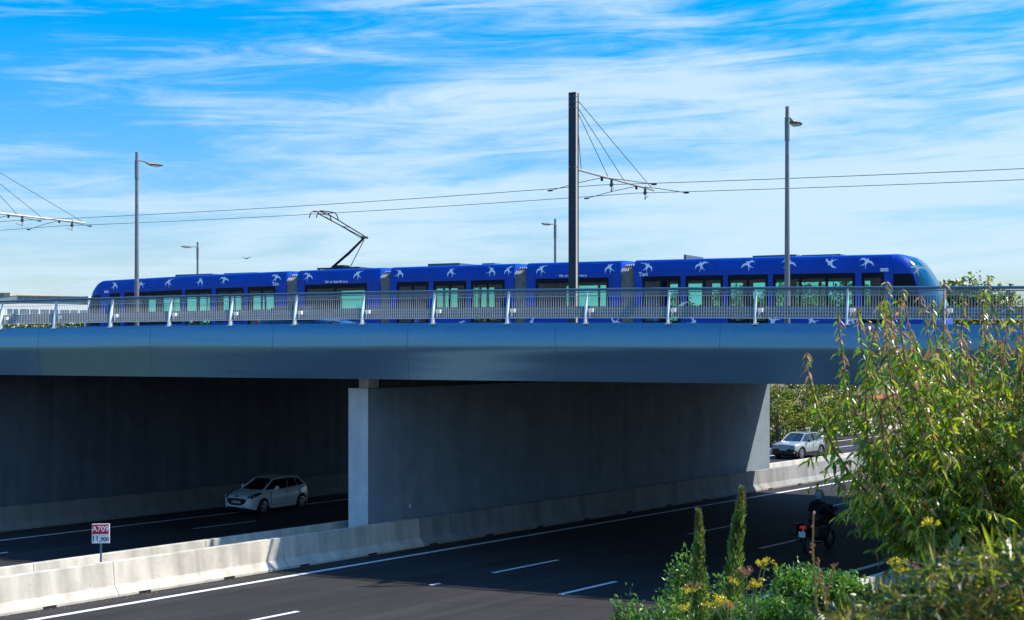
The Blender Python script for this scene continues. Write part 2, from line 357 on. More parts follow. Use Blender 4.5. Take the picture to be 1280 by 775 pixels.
# a few scraps of gravel and grit by the kerb
mb = MB(); rnd = random.Random(11)
for i in range(420):
    q = rnd.uniform(14, 60); p = -32.45 + abs(rnd.gauss(0, .16)); r = rnd.uniform(.008, .03)
    mb.add([(q-r,-p-r,.003),(q+r,-p-r*.6,.003),(q+r*.4,-p+r,.003),(q,-p,r*.9+.003)], [(0,1,3),(1,2,3),(2,0,3)])
tag(mb.build('roadside_grit', 'gravel', **FR), kind='stuff', label='grit and small stones along the foot of the concrete barrier', cat='grit')

# ------------------------------------------------------------------ barriers
PROF = [(0,0),(0,.08),(.20,.30),(.27,.95),(.47,.95),(.54,.30),(.74,.08),(.74,0)]
def barrier(p_face, q0, q1, z0, label, height=.95, matn='barrier', flip=False, slots=None, joints=6.):
    root = thing('concrete_barrier', label, 'barrier', PQ(p_face, 0, z0), MA)
    mb = MB(); k = max(1, round((q1-q0)/joints)); L = (q1-q0)/k
    sgn = -1 if flip else 1
    prof = [(u*sgn, v*height/.95) for u, v in PROF]
    for i in range(k):
        a, b = q0+i*L+.006, q0+(i+1)*L-.006
        mb.extr(prof, lambda u, v, a=a: (a, u, v), lambda u, v, b=b: (b, u, v))
    mb.build('barrier_body', matn, root, fixn=True, bevel=.015)
    if slots:
        for q in slots:
            mb = MB(); mb.box(q-.2, q+.2, -.004*sgn, .05*sgn, .015, .075); mb.build('drain_opening', 'dark', root)
    return root
slots = [17.96 + 3.0*i for i in range(-6, 30)]
barrier(-32.5, -20.3, 35.5, 0, 'long pale concrete safety barrier in the middle of the motorway, nearest the front lanes', slots=[q for q in slots if q < 35.2])
barrier(-32.5, 35.51, 130, 0, 'darker grey stretch of concrete barrier running along the foot of the pier', matn='barrier_grey', slots=[q for q in slots if q > 35.8])  # front barrier continues in a darker grey concrete
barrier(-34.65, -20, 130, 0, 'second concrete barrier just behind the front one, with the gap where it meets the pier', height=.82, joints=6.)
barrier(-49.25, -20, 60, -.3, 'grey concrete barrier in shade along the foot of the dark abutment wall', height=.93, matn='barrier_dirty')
barrier(-49.9, 61, 260, -.3, 'sunlit sandy concrete barrier beyond the bridge behind the grey car', height=1.1)
barrier(-15.7, -60, 130, 0, 'pale concrete barrier at the near road edge among the weeds', height=1., flip=True)

# ------------------------------------------------------------------ bridge
bridge = thing('road_bridge', 'wide flat bridge with blue metal fascia crossing the motorway and carrying the tram', 'bridge', BX(0,0,0), BA)
XL, XR = -75., 34.
# fascia : curved cladding
def fprof(x):
    t = crest(x); b = CAMZ - 1.09; H = t - b
    return [(.36, t-.02), (.06, t), (.05, t-.03), (.02, t-H*.22), (.0, t-H*.38), (.0, t-H*.44), (.012, t-H*.50), (.035, t-H*.58), (.09, t-H*.78), (.135, t-H*.94), (.15, b), (.40, b)]
mb = MB(); xs = [XL + i*.645 for i in range(int((XR-XL)/.645)+1)]; pts = []
NP = len(fprof(0))
for x in xs: pts += [(x, y, z) for y, z in fprof(x)]
mb.add(pts, [(i*NP+j, (i+1)*NP+j, (i+1)*NP+j+1, i*NP+j+1) for i in range(len(xs)-1) for j in range(NP-1)])
mb.build('fascia', 'fascia', bridge, smooth=True)
# joints between cladding sheets
mb = MB()
x = XL + 4.2
while x < XR:
    pf = fprof(x)
    for j in range(2, NP-2):
        (y0,z0),(y1,z1) = pf[j], pf[j+1]
        mb.add([(x-.006,y0-.003,z0),(x+.006,y0-.003,z0),(x+.006,y1-.003,z1),(x-.006,y1-.003,z1)], [(0,1,2,3)])
    x += 5.16
mb.build('cladding_joint', mat('joint_shadow_gap', (.05, .12, .18), .5, .4), bridge)
# deck slab from the near edge to the far edge (far edge runs along the tram line)
inv = Matrix.Rotation(-BA, 4, 'Z')
def toB(P): v = P - BX(0,0,0); v = inv @ v; return v
A0 = toB(AD(-110, 66.3)); A1 = toB(AD(60, 66.3))
poly = [(XL, .35), (XR, .35), (A1.x, A1.y), (A0.x, A0.y)]
mb = MB(); mb.extr(poly, lambda u, v: (u, v, CAMZ-1.07), lambda u, v: (u, v, CAMZ-.17)); mb.build('deck_slab', 'slab', bridge, fixn=True)
mb = MB(); mb.box(XL, XR, .302, 2.2, CAMZ-.165, crest(-17)-.62); 
mb.build('footway', 'slab', bridge)
# far parapet
mb = MB(); fa, fb = toB(AD(-100, 66.1)), toB(AD(20, 66.1)); mb.tube([(fa.x,fa.y,7.5),(fb.x,fb.y,7.4)], .05, 6); mb.build('far_handrail', 'railpaint', bridge)
# pier wall between the two barriers
def pq_local(p, q, z): 
    v = toB(PQ(p, q, z)); return (v.x, v.y, v.z)
# near end: q where the wall begins
q0 = .628*(-.1029*46.9) + .778*46.9; q1 = .628*12.6 + .778*68.5
mb = MB(); mb.add([pq_local(-33.2,q0,-.1),pq_local(-34.12,q0,-.1),pq_local(-34.12,q1,-.1),pq_local(-33.2,q1,-.1),
                   pq_local(-33.2,q0,5.46),pq_local(-34.12,q0,5.46),pq_local(-34.12,q1,5.6),pq_local(-33.2,q1,5.6)],
                  [(3,2,1,0),(4,5,6,7),(0,1,5,4),(1,2,6,5),(2,3,7,6),(3,0,4,7)])
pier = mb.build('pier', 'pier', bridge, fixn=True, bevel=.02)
mb = MB(); e0, e1 = q0-.012, q0-.002
mb.add([pq_local(-33.2,e0,-.1),pq_local(-34.12,e0,-.1),pq_local(-34.12,e1,-.1),pq_local(-33.2,e1,-.1),
        pq_local(-33.2,e0,5.46),pq_local(-34.12,e0,5.46),pq_local(-34.12,e1,5.46),pq_local(-33.2,e1,5.46)],
       [(3,2,1,0),(4,5,6,7),(0,1,5,4),(1,2,6,5),(2,3,7,6),(3,0,4,7)])
mb.build('end_face', 'endface', pier, fixn=True)  # thin plate over the pier end, its skylight put into the paler colour
for i in range(8):
    mb = MB(); qa = q0 + .12 + i*(q1-q0-1.2)/7 + (.15 if i == 0 else 0)
    b0 = [pq_local(-33.45,qa,5.44),pq_local(-33.9,qa,5.44),pq_local(-33.9,qa+.5,5.44),pq_local(-33.45,qa+.5,5.44)]
    t0 = [(a,b,5.84) for a,b,_ in b0]
    mb.add(b0+t0, [(3,2,1,0),(4,5,6,7),(0,1,5,4),(1,2,6,5),(2,3,7,6),(3,0,4,7)])
    mb.build('bearing', 'endface', pier, fixn=True)  # same lightened colour as the end plate, skylight painted in
mb = MB(); c_ = [(-33.36,q0+.9),(-33.96,q0+.9),(-33.96,q1-.4),(-33.36,q1-.4)]
mb.add([pq_local(p,q,5.45) for p,q in c_]+[pq_local(p,q,5.84) for p,q in c_], [(3,2,1,0),(4,5,6,7),(0,1,5,4),(1,2,6,5),(2,3,7,6),(3,0,4,7)]); mb.build('gap_blocker', 'slab', pier, fixn=True)  # added block closing the see-through gap above the pier so it reads dark
# construction joints and tie marks on the pier
mb = MB()
for i in range(1, 4):
    qa = q0 + (q1-q0)*i/4
    mb.add([pq_local(-33.197,qa,.9),pq_local(-33.197,qa+.02,.9),pq_local(-33.197,qa+.02,5.44),pq_local(-33.197,qa,5.44)], [(0,1,2,3)])
mb.build('wall_joint', mat('joint_line', (.18,.18,.18), .9), pier)
mb = MB(); 
mb.add([pq_local(-33.19,q0+2.0,1.28),pq_local(-33.19,q0+2.07,1.28),pq_local(-33.19,q0+2.07,1.42),pq_local(-33.19,q0+2.0,1.42)], [(0,1,2,3)])
mb.build('marker_plate', 'white', pier)
# abutments
def slab_pq(p0, p1, qa, qb, z0, z1, name, mt, parent=bridge, **k):
    mb = MB(); c = [(p0,qa),(p1,qa),(p1,qb),(p0,qb)]
    mb.add([pq_local(p,q,z0) for p,q in c]+[pq_local(p,q,z1) for p,q in c], [(3,2,1,0),(4,5,6,7),(0,1,5,4),(1,2,6,5),(2,3,7,6),(3,0,4,7)])
    return mb.build(name, mt, parent, fixn=True, **k)
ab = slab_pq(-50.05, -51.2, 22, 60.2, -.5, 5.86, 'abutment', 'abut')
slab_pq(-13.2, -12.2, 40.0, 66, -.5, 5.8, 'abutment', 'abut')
mb = MB()
for q in (24.3, 27.9, 31.5, 35.1, 38.7, 42.3, 45.9, 49.5): 
    mb.add([pq_local(-50.046,q,.5),pq_local(-50.046,q+.03,.5),pq_local(-50.046,q+.03,5.8),pq_local(-50.046,q,5.8)], [(0,1,2,3)])
mb.build('wall_joint', mat('joint_line_dark', (.12,.12,.12), .9), ab)

# ------------------------------------------------------------------ railing
rail = thing('bridge_railing', 'long steel railing with bars and curved posts along the near edge of the bridge', 'railing', BX(0,0,0), BA)
S = 2.61; X0 = -.07
posts = [X0 + S*i for i in range(-27, 12)]
# post : curved plate profile (y,z)
mb = MB()
pf = [(-.02,-.05),(.0,.12),(.03,.35),(.07,.6),(.13,.85),(.18,.99),(.24,.99),(.21,.8),(.19,.55),(.16,.35),(.15,.12),(.15,-.05)]
mb.extr(pf, lambda u,v: (-.045,u,v), lambda u,v: (.0,u,v))
mb.box(-.08, .05, -.06, .24, -.045, -.02); mb.tube([(.05,.1,-.02),(.05,.1,.02)], .02, 6)
post0 = mb.build('post', 'postpaint', rail, fixn=True)
mb = MB(); mb.box(.03, .17, .17, .29, .31, .43); mb.extr([(.03,.31),(.03,.14),(.10,.31)], lambda u,v: (u,.2,v), lambda u,v: (u,.23,v)); br0 = mb.build('bracket', 'white', post0, bevel=.02)
mb = MB()
n = 31
for i in range(1, n+1):
    x = .06 + (S-.14)*i/(n+1)
    mb.box(x-.0052, x+.0052, .085, .097, .15, .80)
mb.box(.0, S-.05, .080, .10, .135, .16); mb.box(.0, S-.05, .080, .10, .79, .803)
for z in (.84, .875, .905): mb.box(.0, S-.05, .19, .194, z, z+.004)
for i in range(1, 62):
    x = S*i/62; mb.box(x-.0018, x+.0018, .15, .154, .80, .93)
pan0 = mb.build('bar_panel', 'bars', rail)
mb = MB()   # guard beam: three-wave steel profile behind the bars
wv = [(.34,.18),(.38,.22),(.38,.27),(.33,.31),(.33,.36),(.38,.40),(.38,.46),(.34,.50),(.335,.50),(.372,.46),(.372,.40),(.322,.36),(.322,.31),(.372,.27),(.372,.22),(.335,.18)]
mb.extr(wv, lambda u,v: (.0,u,v), lambda u,v: (S,u,v)); gb0 = mb.build('guard_beam', 'galv', rail, fixn=True)
first = True
for i, x in enumerate(posts):
    z = crest(x); sl_ = math.atan2(crest(x+S)-crest(x), S)
    if first: a, b, c, d = post0, br0, pan0, gb0; first = False
    else:
        a = post0.copy(); COL.objects.link(a); b = br0.copy(); COL.objects.link(b); b.parent = a
        c = pan0.copy(); COL.objects.link(c); d = gb0.copy(); COL.objects.link(d)
        for o in (a, c, d): o.parent = rail
    a.location = (x, 0, z); c.location = (x, 0, z); d.location = (x, 0, z)
    c.rotation_euler = (0, -sl_, 0); d.rotation_euler = (0, -sl_, 0)
xs = [posts[0] + i*S/2 for i in range(2*len(posts))]
mb = MB(); mb.tube([(x,.2,crest(x)+1.0) for x in xs], .042, 8); mb.build('top_rail', 'railpaint', rail, smooth=True)
mb = MB(); mb.tube([(x,.19,crest(x)+.925) for x in xs], .018, 6); mb.build('lower_handrail', 'galv', rail, smooth=True)

# ------------------------------------------------------------------ street lamps
def lamp_proto(h):
    root = thing('street_lamp', 'x', 'street lamp', (0,0,0), 0, 'street lamps on the bridge')
    mb = MB(); mb.tube([(0,0,0),(0,0,.5),(0,0,h*.8),(0,0,h)], [.095,.09,.062,.055], 12); mb.lathe([(.0,0),(.17,0),(.17,.03),(.12,.05)], 12)
    mb.tube([(0,0,h*.86),(0,0,h*.955)], .075, 12)
    mb.build('pole', 'lamp', root, smooth=True)
    mb = MB(); mb.tube([(0,.05,h-.3),(0,.3,h-.29),(0,.62,h-.33)], [.03,.028,.03], 8); mb.build('arm', 'lamp', root, smooth=True)
    mb = MB()   # flat leaf-shaped lantern
    st = [(.55,.05,.05),(.7,.13,.09),(.9,.18,.11),(1.1,.19,.10),(1.3,.15,.07),(1.42,.06,.03)]
    n = 10; vv = []
    for y, w_, t_ in st:
        for j in range(n):
            a = 2*math.pi*j/n; vv.append((w_*math.cos(a), y, h-.35+t_*math.sin(a)*(.7 if math.sin(a) > 0 else .35)))
    mb.add(vv, [(i*n+j, i*n+(j+1)%n, (i+1)*n+(j+1)%n, (i+1)*n+j) for i in range(len(st)-1) for j in range(n)] + [tuple(range(n)), tuple((len(st)-1)*n+j for j in range(n))])
    lan = mb.build('lantern', 'lamp', root, smooth=True, fixn=True)
    mb = MB(); mb.box(-.12, .12, .8, 1.25, h-.41, h-.395); mb.build('lens', 'lens', lan)
    return root
lp = lamp_proto(7.15)
def place(o, loc, rz, label): o.location = loc; o.rotation_euler = (0,0,rz); o['label'] = label
place(lp, BX(-2.15,1.6,6.78), BA, 'tall grey street lamp in front of the first tram car, right of the catenary mast')
l2 = copy_tree(lp); place(l2, BX(-26.29,1.6,6.86), BA, 'tall grey street lamp in front of the rear end of the tram, at the left')
def far_lamp(px, d):
    r_ = (px-640)/1750; a = d*(.877*r_-.48)/(.877+.48*r_); return a, d
for px, d, zt, lb in ((694, 64.5, 6.4, 'small distant street lamp rising behind the middle of the tram, near the catenary mast'), (247, 64.5, 6.05, 'small distant street lamp rising behind the rear car of the tram')):
    a, d_ = far_lamp(px, d); l3 = copy_tree(lp); place(l3, AD(a, d, 6.9+zt*1.0+.0-7.15+.15), TA+math.pi, lb)

# ------------------------------------------------------------------ catenary
def mast(a, label, h=9.5):
    root = thing('catenary_mast', label, 'catenary mast', AD(a, 46.5, 6.75), TA, 'catenary masts on the bridge')
    mb = MB(); mb.box(-.15,.15,-.13,-.10,0,h); mb.box(-.15,.15,.10,.13,0,h); mb.box(-.2,.2,-.2,.2,-.05,.03)
    pole = mb.build('pole', 'mast', root, bevel=.006)
    mb = MB(); mb.box(.08,.12,-.099,.099,0,h); mb.build('web', 'mastweb', pole)
    mb = MB(); mb.box(-.14,.06,-.099,.099,0,h-.02); mb.build('core', 'mast', pole)
    mb = MB()
    for z in (h-.15, h-.35, h-.55, 6.75): mb.tube([(-.1,-.14,z),(-.1,.14,z)], .03, 6); mb.tube([(.1,-.14,z),(.1,.14,z)], .03, 6)
    mb.build('bolt', 'galv', pole)
    za = 6.68
    mb = MB(); mb.tube([(.05,.14,za),(.05,7.45,za-.06)], .045, 8); mb.build('arm', 'arm', root, smooth=True)
    for i, (y, zt) in enumerate(((.55,h-.5),(2.95,h-.6),(4.5,h-.45),(7.25,h-.2))):
        mb = MB(); mb.tube([(.05,.12,zt),(.05,y,za)], .013, 5); mb.build('stay_cable', 'wire', root)
    for y in (2.4, 5.7):
        mb = MB(); mb.tube([(.05,y+.85,za),(.05,y+.85,za-.28)], .05, 6); mb.lathe([(.05,-.33),(.09,-.3),(.05,-.26),(.09,-.22),(.05,-.2)], 8, c=(.05,y+.85,za)); mb.tube([(.05,y+.85,za-.2),(.05,y+.85,za-.55)], .018, 6)
        mb.build('insulator', 'insul', root)
        mb = MB(); mb.tube([(-2.2,y,za-.45),(-.9,y,za-.2),(0,y,za-.08),(.9,y,za-.2),(2.2,y,za-.45)], .014, 5); mb.lathe([(.05,-.2),(.06,-.05),(.03,0)], 8, c=(.03,y,za))
        mb.tube([(-2.3,y,za-.45),(-2.1,y,za-.45)], .035, 6); mb.tube([(2.3,y,za-.45),(2.1,y,za-.45)], .035, 6); mb.tube([(.0,y+.85,za-.5),(.55,y,za-.5)], .012, 5)
        mb.build('wire_hanger', 'wire', root)
    return root
a0 = 46.5*(.877*.044-.48)/(.877+.48*.044)
mast(a0, 'dark steel catenary mast with stay cables standing in front of the middle of the tram')
mast(a0-32.4, 'catenary mast outside the left edge, its pale arm and stay cables reaching in')
def wire(d, label):
    mb = MB(); pts = []
    for i in range(-40, 61):
        a = a0 + i*1.0
        k = (a-a0)/32.4; fr_ = k-math.floor(k)
        z = CAMZ+6.18 - .35*4*fr_*(1-fr_)*.35
        if a > a0: z -= .012*(a-a0)
        pts.append(AD(a, d, z))
    mb.tube(pts, .012, 5); o = mb.build('overhead_wire', 'wire'); tag(o, label, 'overhead wire', 'overhead tram wires')
wire(48.9, 'upper of the two thin overhead wires, strung over the near track')
wire(52.2, 'lower of the two thin overhead wires, touched by the pantograph')

# ------------------------------------------------------------------ tram
TC = -31.1
tram = thing('tram', 'long dark blue five-car tram with white swallows crossing the bridge', 'tram', AD(TC, 52.2, 6.9), TA)
def zo(x):
    a = x + TC; return -.0007*(a+34)**2 if a < -34 else -.00022*(a+34)**2
SWALLOW = [(0,.24),(.05,.17),(.10,.13),(.24,.17),(.38,.12),(.54,-.03),(.36,.03),(.22,.04),(.10,-.02),(.06,-.12),(.10,-.26),(.20,-.46),(.06,-.28),(0,-.17),(-.07,-.28),(-.24,-.42),(-.11,-.24),(-.06,-.12),(-.10,-.01),(-.20,.02),(-.34,-.03),(-.46,-.16),(-.36,.08),(-.24,.14),(-.10,.13),(-.05,.17)]
def bird_poly(mb, x, z, s, rot, flip, yf):
    pts = []
    for u, v in SWALLOW:
        if flip: u = -u
        c, s_ = math.cos(rot), math.sin(rot)
        u2, v2 = (u*c - v*s_)*s, (u*s_ + v*c)*s
        pts.append((x+u2, z+v2))
    n = len(pts); cx = x; 
    # fan in narrow strips around a body centre
    vv = [(x, yf(z), z+zo(x))] + [(px_, yf(pz), pz+zo(px_)) for px_, pz in pts]
    # centre at body
    cxp = (sum(p[0] for p in pts)/n, sum(p[1] for p in pts)/n)
    import bmesh
    mb.add([(px_, yf(pz), pz+zo(px_)) for px_, pz in pts], [tuple(range(n))])
def side_y(z): return -1.32 if z < 2.94 else (-1.32 + (z-2.94)*.2 if z < 3.3 else -1.248 + (z-3.3)*1.1)
def car_body(a_l, a_r, openings, name, birds, low_birds, cab=None, seats=True):
    x0, x1 = a_l-TC, a_r-TC
    mb = MB(); T = .05
    def seg(xa, xb, z0, z1, s, mi=0):       # vertical side panel following the crest
        n = max(1, int((xb-xa)/1.5))
        for i in range(n):
            xs0, xs1 = xa+(xb-xa)*i/n, xa+(xb-xa)*(i+1)/n
            yo, yi = s*1.32, s*(1.32-T)
            vv = [(xs0,yo,z0+zo(xs0)),(xs1,yo,z0+zo(xs1)),(xs1,yi,z0+zo(xs1)),(xs0,yi,z0+zo(xs0)),(xs0,yo,z1+zo(xs0)),(xs1,yo,z1+zo(xs1)),(xs1,yi,z1+zo(xs1)),(xs0,yi,z1+zo(xs0))]
            mb.add(vv, [(0,1,5,4),(2,3,7,6),(4,5,6,7),(3,2,1,0),(0,4,7,3),(1,2,6,5)], mi)
    ops = sorted(openings)
    for s in (-1, 1):
        seg(x0, x1, 2.752, 2.935, s); 
        e = x0
        for (oa, ob, kind, np_) in ops:
            oa_, ob_ = oa-TC, ob-TC
            seg(e, oa_, .35, 2.75, s)
            if kind == 'w': seg(oa_, ob_, .35, 1.15, s)
            e = ob_
        seg(e, x1, .35, 2.75, s)
        # seam groove
        seg(x0, x1, 2.935, 2.95, s, 1)
    # fairing + roof loft
    st = []; n = max(2, int((x1-x0)/1.5))
    prof = [(-1.32,2.95),(-1.25,3.3),(-1.2,3.38),(-1.05,3.42),(0,3.44),(1.05,3.42),(1.2,3.38),(1.25,3.3),(1.32,2.95)]
    for i in range(n+1):
        x = x0+(x1-x0)*i/n
        for y, z in prof: st.append((x, y, z+zo(x)))
    k = len(prof)
    mb.add(st, [(i*k+j, (i+1)*k+j, (i+1)*k+j+1, i*k+j+1) for i in range(n) for j in range(k-1)])
    # ceiling, floor, ends
    for z, m_ in ((2.90, 2), (.5, 2)):
        mb.add([(x0,-1.26,z+zo(x0)),(x1,-1.26,z+zo(x1)),(x1,1.26,z+zo(x1)),(x0,1.26,z+zo(x0))], [(0,1,2,3)], m_)
    for x in (x0+.01, x1-.01):
        mb.add([(x,-1.3,.35+zo(x)),(x,1.3,.35+zo(x)),(x,1.3,2.93+zo(x)),(x,-1.3,2.93+zo(x))], [(0,1,2,3)], 0)
    for x in (x0, x1):
        mb.add([(x, y, z+zo(x)) for y, z in prof], [tuple(range(k))], 0)
    # vertical seams at both ends and roof panel joints
    for x in (x0+.42, x1-.42):
        mb.box(x-.008, x+.008, -1.324, -1.322, .36+zo(x), 2.93+zo(x), 1)
    for i in range(1, max(2, int((x1-x0)/3))):
        x = x0+(x1-x0)*i/max(2, int((x1-x0)/3)); mb.add([(x-.006,-1.323,2.95+zo(x)),(x+.006,-1.323,2.95+zo(x)),(x+.006,-1.253,3.3+zo(x)),(x-.006,-1.253,3.3+zo(x))], [(0,1,2,3)], 1)
    # swallows, one flat pattern on the paint
    for (a, z, sc, rt, fl) in birds: bird_poly(mb, a-TC, z, sc, rt, fl, lambda zz: side_y(zz)-.008)
    nb = len(mb.f)
    body = mb.build('tram_car', ['tramblue','tramseam','inner','bird'], tram)
    k_b = len(birds)
    for p_ in body.data.polygons[nb-k_b:]: p_.material_index = 3
    if low_birds:
        mb = MB()
        for (a, z, sc, rt, fl) in low_birds: bird_poly(mb, a-TC, z, sc, rt, fl, lambda zz: -1.327)
        mb.build('swallow_pattern', 'bird', body)
    # glazing
    for s in (-1, 1):
        for (oa, ob, kind, np_) in ops:
            xa, xb = oa-TC+.005, ob-TC-.005; z0 = .40 if kind == 'd' else 1.155; z1 = 2.745
            zc = zo((xa+xb)/2)
            fr = .11; top = .19
            fm = MB(); gm = MB()
            yo, yi = s*1.312, s*1.285
            def bx(m_, a_, b_, c_, d_): 
                m_.box(a_, b_, yo, yi, c_+zc, d_+zc)
            bx(fm, xa, xb, z1-top, z1); bx(fm, xa, xb, z0, z0+.12)
            W_ = (xb-xa-fr)/np_
            for i in range(np_+1): bx(fm, xa+i*W_, xa+i*W_+fr, z0+.12, z1-top)
            for i in range(np_):
                ga, gb = xa+i*W_+fr, xa+(i+1)*W_
                ym = s*1.30
                gm.add([(ga,ym,z0+.12+zc),(gb,ym,z0+.12+zc),(gb,ym,z1-top+zc),(ga,ym,z1-top+zc)], [(0,1,2,3)])
                if kind == 'w' and (i % 2 == 0): bx(fm, ga, gb, 2.12, 2.14)
                if kind == 'd': bx(fm, ga, gb, .95, 1.0)
            f = fm.build('door' if kind == 'd' else 'window', 'tramdark', body)
            gm.build_pane = None
            # the pane belongs to the same leaf; thing > part > sub-part is the deepest level
            me = f.data; o = gm.build('glass', 'glass', body); 
    if seats:
        mb = MB(); x = x0+1.0
        while x < x1-1.0:
            if not any(k_ == 'd' and oa-TC-.3 < x < ob-TC+.3 for oa, ob, k_, _ in ops):
                for ys in (-1, 1):
                    mb.box(x, x+.42, ys*.45, ys*1.15, .9+zo(x), 1.0+zo(x)); mb.box(x-.06, x+.02, ys*.45, ys*1.15, 1.0+zo(x), 1.62+zo(x))
            x += .85
        mb.build('seat_row', 'seat', body)
    mb = MB(); x = x0+1.2
    while x < x1-.8:
        mb.tube([(x,.35,.5+zo(x)),(x,.35,2.9+zo(x))], .02, 6); mb.tube([(x+.6,-.4,.5+zo(x)),(x+.6,-.4,2.9+zo(x))], .02, 6); x += 2.1
    mb.build('grab_pole', 'rim', body)
    return body

def B(a, z=3.15, sc=.60, rt=0., fl=False): return (a, z, sc, rt, fl)
opA = [(-22.0,-20.38,'d',2),(-20.18,-18.64,'w',2),(-18.45,-16.86,'d',2),(-16.68,-13.56,'w',3),(-13.33,-12.51,'d',1)]
opE = [(-51.0+.0,-50.2,'d',1)] if False else []
opE = [(-50.4,-49.7,'d',1),(-49.42,-45.74,'w',3),(-45.54,-43.92,'d',2),(-43.67,-42.0,'w',2),(-41.77,-40.15,'d',2)]
bodyA = car_body(-22.34, -12.2, opA, 'a', [B(-21.79,rt=-.5,fl=True),B(-19.55,rt=.3),B(-17.65,rt=.5,fl=True),B(-16.06,rt=-.4),B(-14.48,rt=2.4,fl=True),B(-13.15,rt=-.5)],
   [B(-20.28,1.62,.5,.4),B(-19.85,.95,.6,-1),B(-16.65,1.0,.62,2.2),B(-15.17,1.0,.6,1.2),B(-13.65,1.0,.55,.3,True)])
bodyB = car_body(-27.18, -22.93, [(-26.74,-23.45,'w',2)], 'b', [B(-26.5,rt=.5),B(-23.42,rt=.6)], [B(-26.9,.95,.6,1.),B(-23.17,.95,.62,2.)], seats=True)
bodyC = car_body(-33.89, -27.75, [(-33.56,-31.92,'d',2),(-31.68,-30.05,'w',2),(-29.82,-28.2,'d',2)], 'c', [B(-33.43,rt=-.6,fl=True),B(-30.8,rt=.7),B(-28.85,rt=-.7,fl=True),B(-28.05,rt=.6,sc=.5)], [B(-30.33,.9,.55,.5)])
bodyD = car_body(-38.92, -34.43, [(-38.51,-35.11,'w',2)], 'd', [B(-38.33,rt=-.5),B(-35.62,rt=.5)], [B(-36.9,.9,.55,.8)])
bodyE = car_body(-51.0, -39.55, opE, 'e', [B(-50.1,rt=-.6,fl=True),B(-48.37,rt=1.2),B(-46.59,rt=.5),B(-44.65,rt=-.8,fl=True),B(-43.19,rt=-.3),B(-40.14,rt=-.4)], [B(-47.5,.9,.55,.4),B(-42.2,1.5,.5,.4)])

# noses
NZ = [(.35,1.58),(.6,1.72),(.9,1.80),(1.2,1.74),(1.5,1.66),(1.8,1.55),(2.05,1.45),(2.3,1.33),(2.5,1.23),(2.7,1.12),(2.9,.99),(3.1,.83),(3.25,.66),(3.36,.46),(3.42,.22)]
def nose(sgn, xb):
    nth = 18; V = {}; 
    def P(i, j):
        z, N = NZ[i]; th = math.pi/2*(j-nth)/nth     # -90..90 : side to side through the tip
        W = 1.32 if z < 2.94 else 1.32-(z-2.94)*.35
        if z > 3.3: W -= (z-3.3)*.8
        u = N*max(0., math.cos(th))**.72; y = W*math.copysign(abs(math.sin(th))**.62, th)
        x = xb + sgn*u; return (x, y, z+zo(x))
    groups = {'body': MB(), 'glass': MB(), 'side': MB(), 'side2': MB(), 'bump': MB()}
    for i in range(len(NZ)-1):
        for j in range(2*nth):
            z = (NZ[i][0]+NZ[i+1][0])/2; aj = abs(j+.5-nth)
            if 1.15 < z < 3.2 and aj < 11.0: g = 'glass'
            elif 1.2 < z < 2.75 and 12.0 < aj < 17.6 and z < 3.0: g = 'side' if j < nth else 'side2'
            elif z < .6: g = 'bump'
            else: g = 'body'
            f = (0,1,2,3) if sgn > 0 else (3,2,1,0)
            groups[g].add([P(i,j),P(i,j+1),P(i+1,j+1),P(i+1,j)], [f])
    # cap
    n = len(NZ)-1; c = MB(); groups['body'].add([P(n,j) for j in range(2*nth+1)], [tuple(range(2*nth+1))])
    def weld(o):
        import bmesh
        bm = bmesh.new(); bm.from_mesh(o.data); bmesh.ops.remove_doubles(bm, verts=bm.verts, dist=.0005); bmesh.ops.recalc_face_normals(bm, faces=bm.faces); bm.to_mesh(o.data); bm.free()
        for p_ in o.data.polygons: p_.use_smooth = True
        if hasattr(o.data, 'set_sharp_from_angle'): o.data.set_sharp_from_angle(angle=R(50))
    b = groups['body'].build('cab', 'tramblue', tram); weld(b)
    for g, nm, mt in (('glass','windscreen','shield'),('side','cab_window','tramdark'),('side2','cab_window','tramdark'),('bump','bumper','tramdark')):
        o = groups[g].build(nm, mt, b); weld(o)
    mb = MB(); x = xb + sgn*1.45
    for y in (-.75, .75):
        mb = MB(); mb.lathe([(.0,-.03),(.09,-.02),(.09,.02),(0,.03)], 10, c=(xb+sgn*1.55, y, .95+zo(xb)), axis='x'); mb.build('headlight', 'lens', b)
    # roof hatch line and door seam
    mb = MB(); 
    for i in range(len(NZ)-3):
        z0, z1 = NZ[i][0], NZ[i+1][0]; x = xb+sgn*.02
        mb.box(x-.01, x+.01, -1.325, -1.322, z0+zo(x), min(z1,2.93)+zo(x)) if z0 < 2.93 else None
    mb.build('seam', 'tramseam', b)
    return b
nR = nose(1, -12.2-TC); nL = nose(-1, -51.0-TC)
mb = MB(); bird_poly(mb, -11.35-TC, 2.88, .62, -.2, False, lambda zz: -1.19); mb.build('swallow_pattern', 'bird', nR)
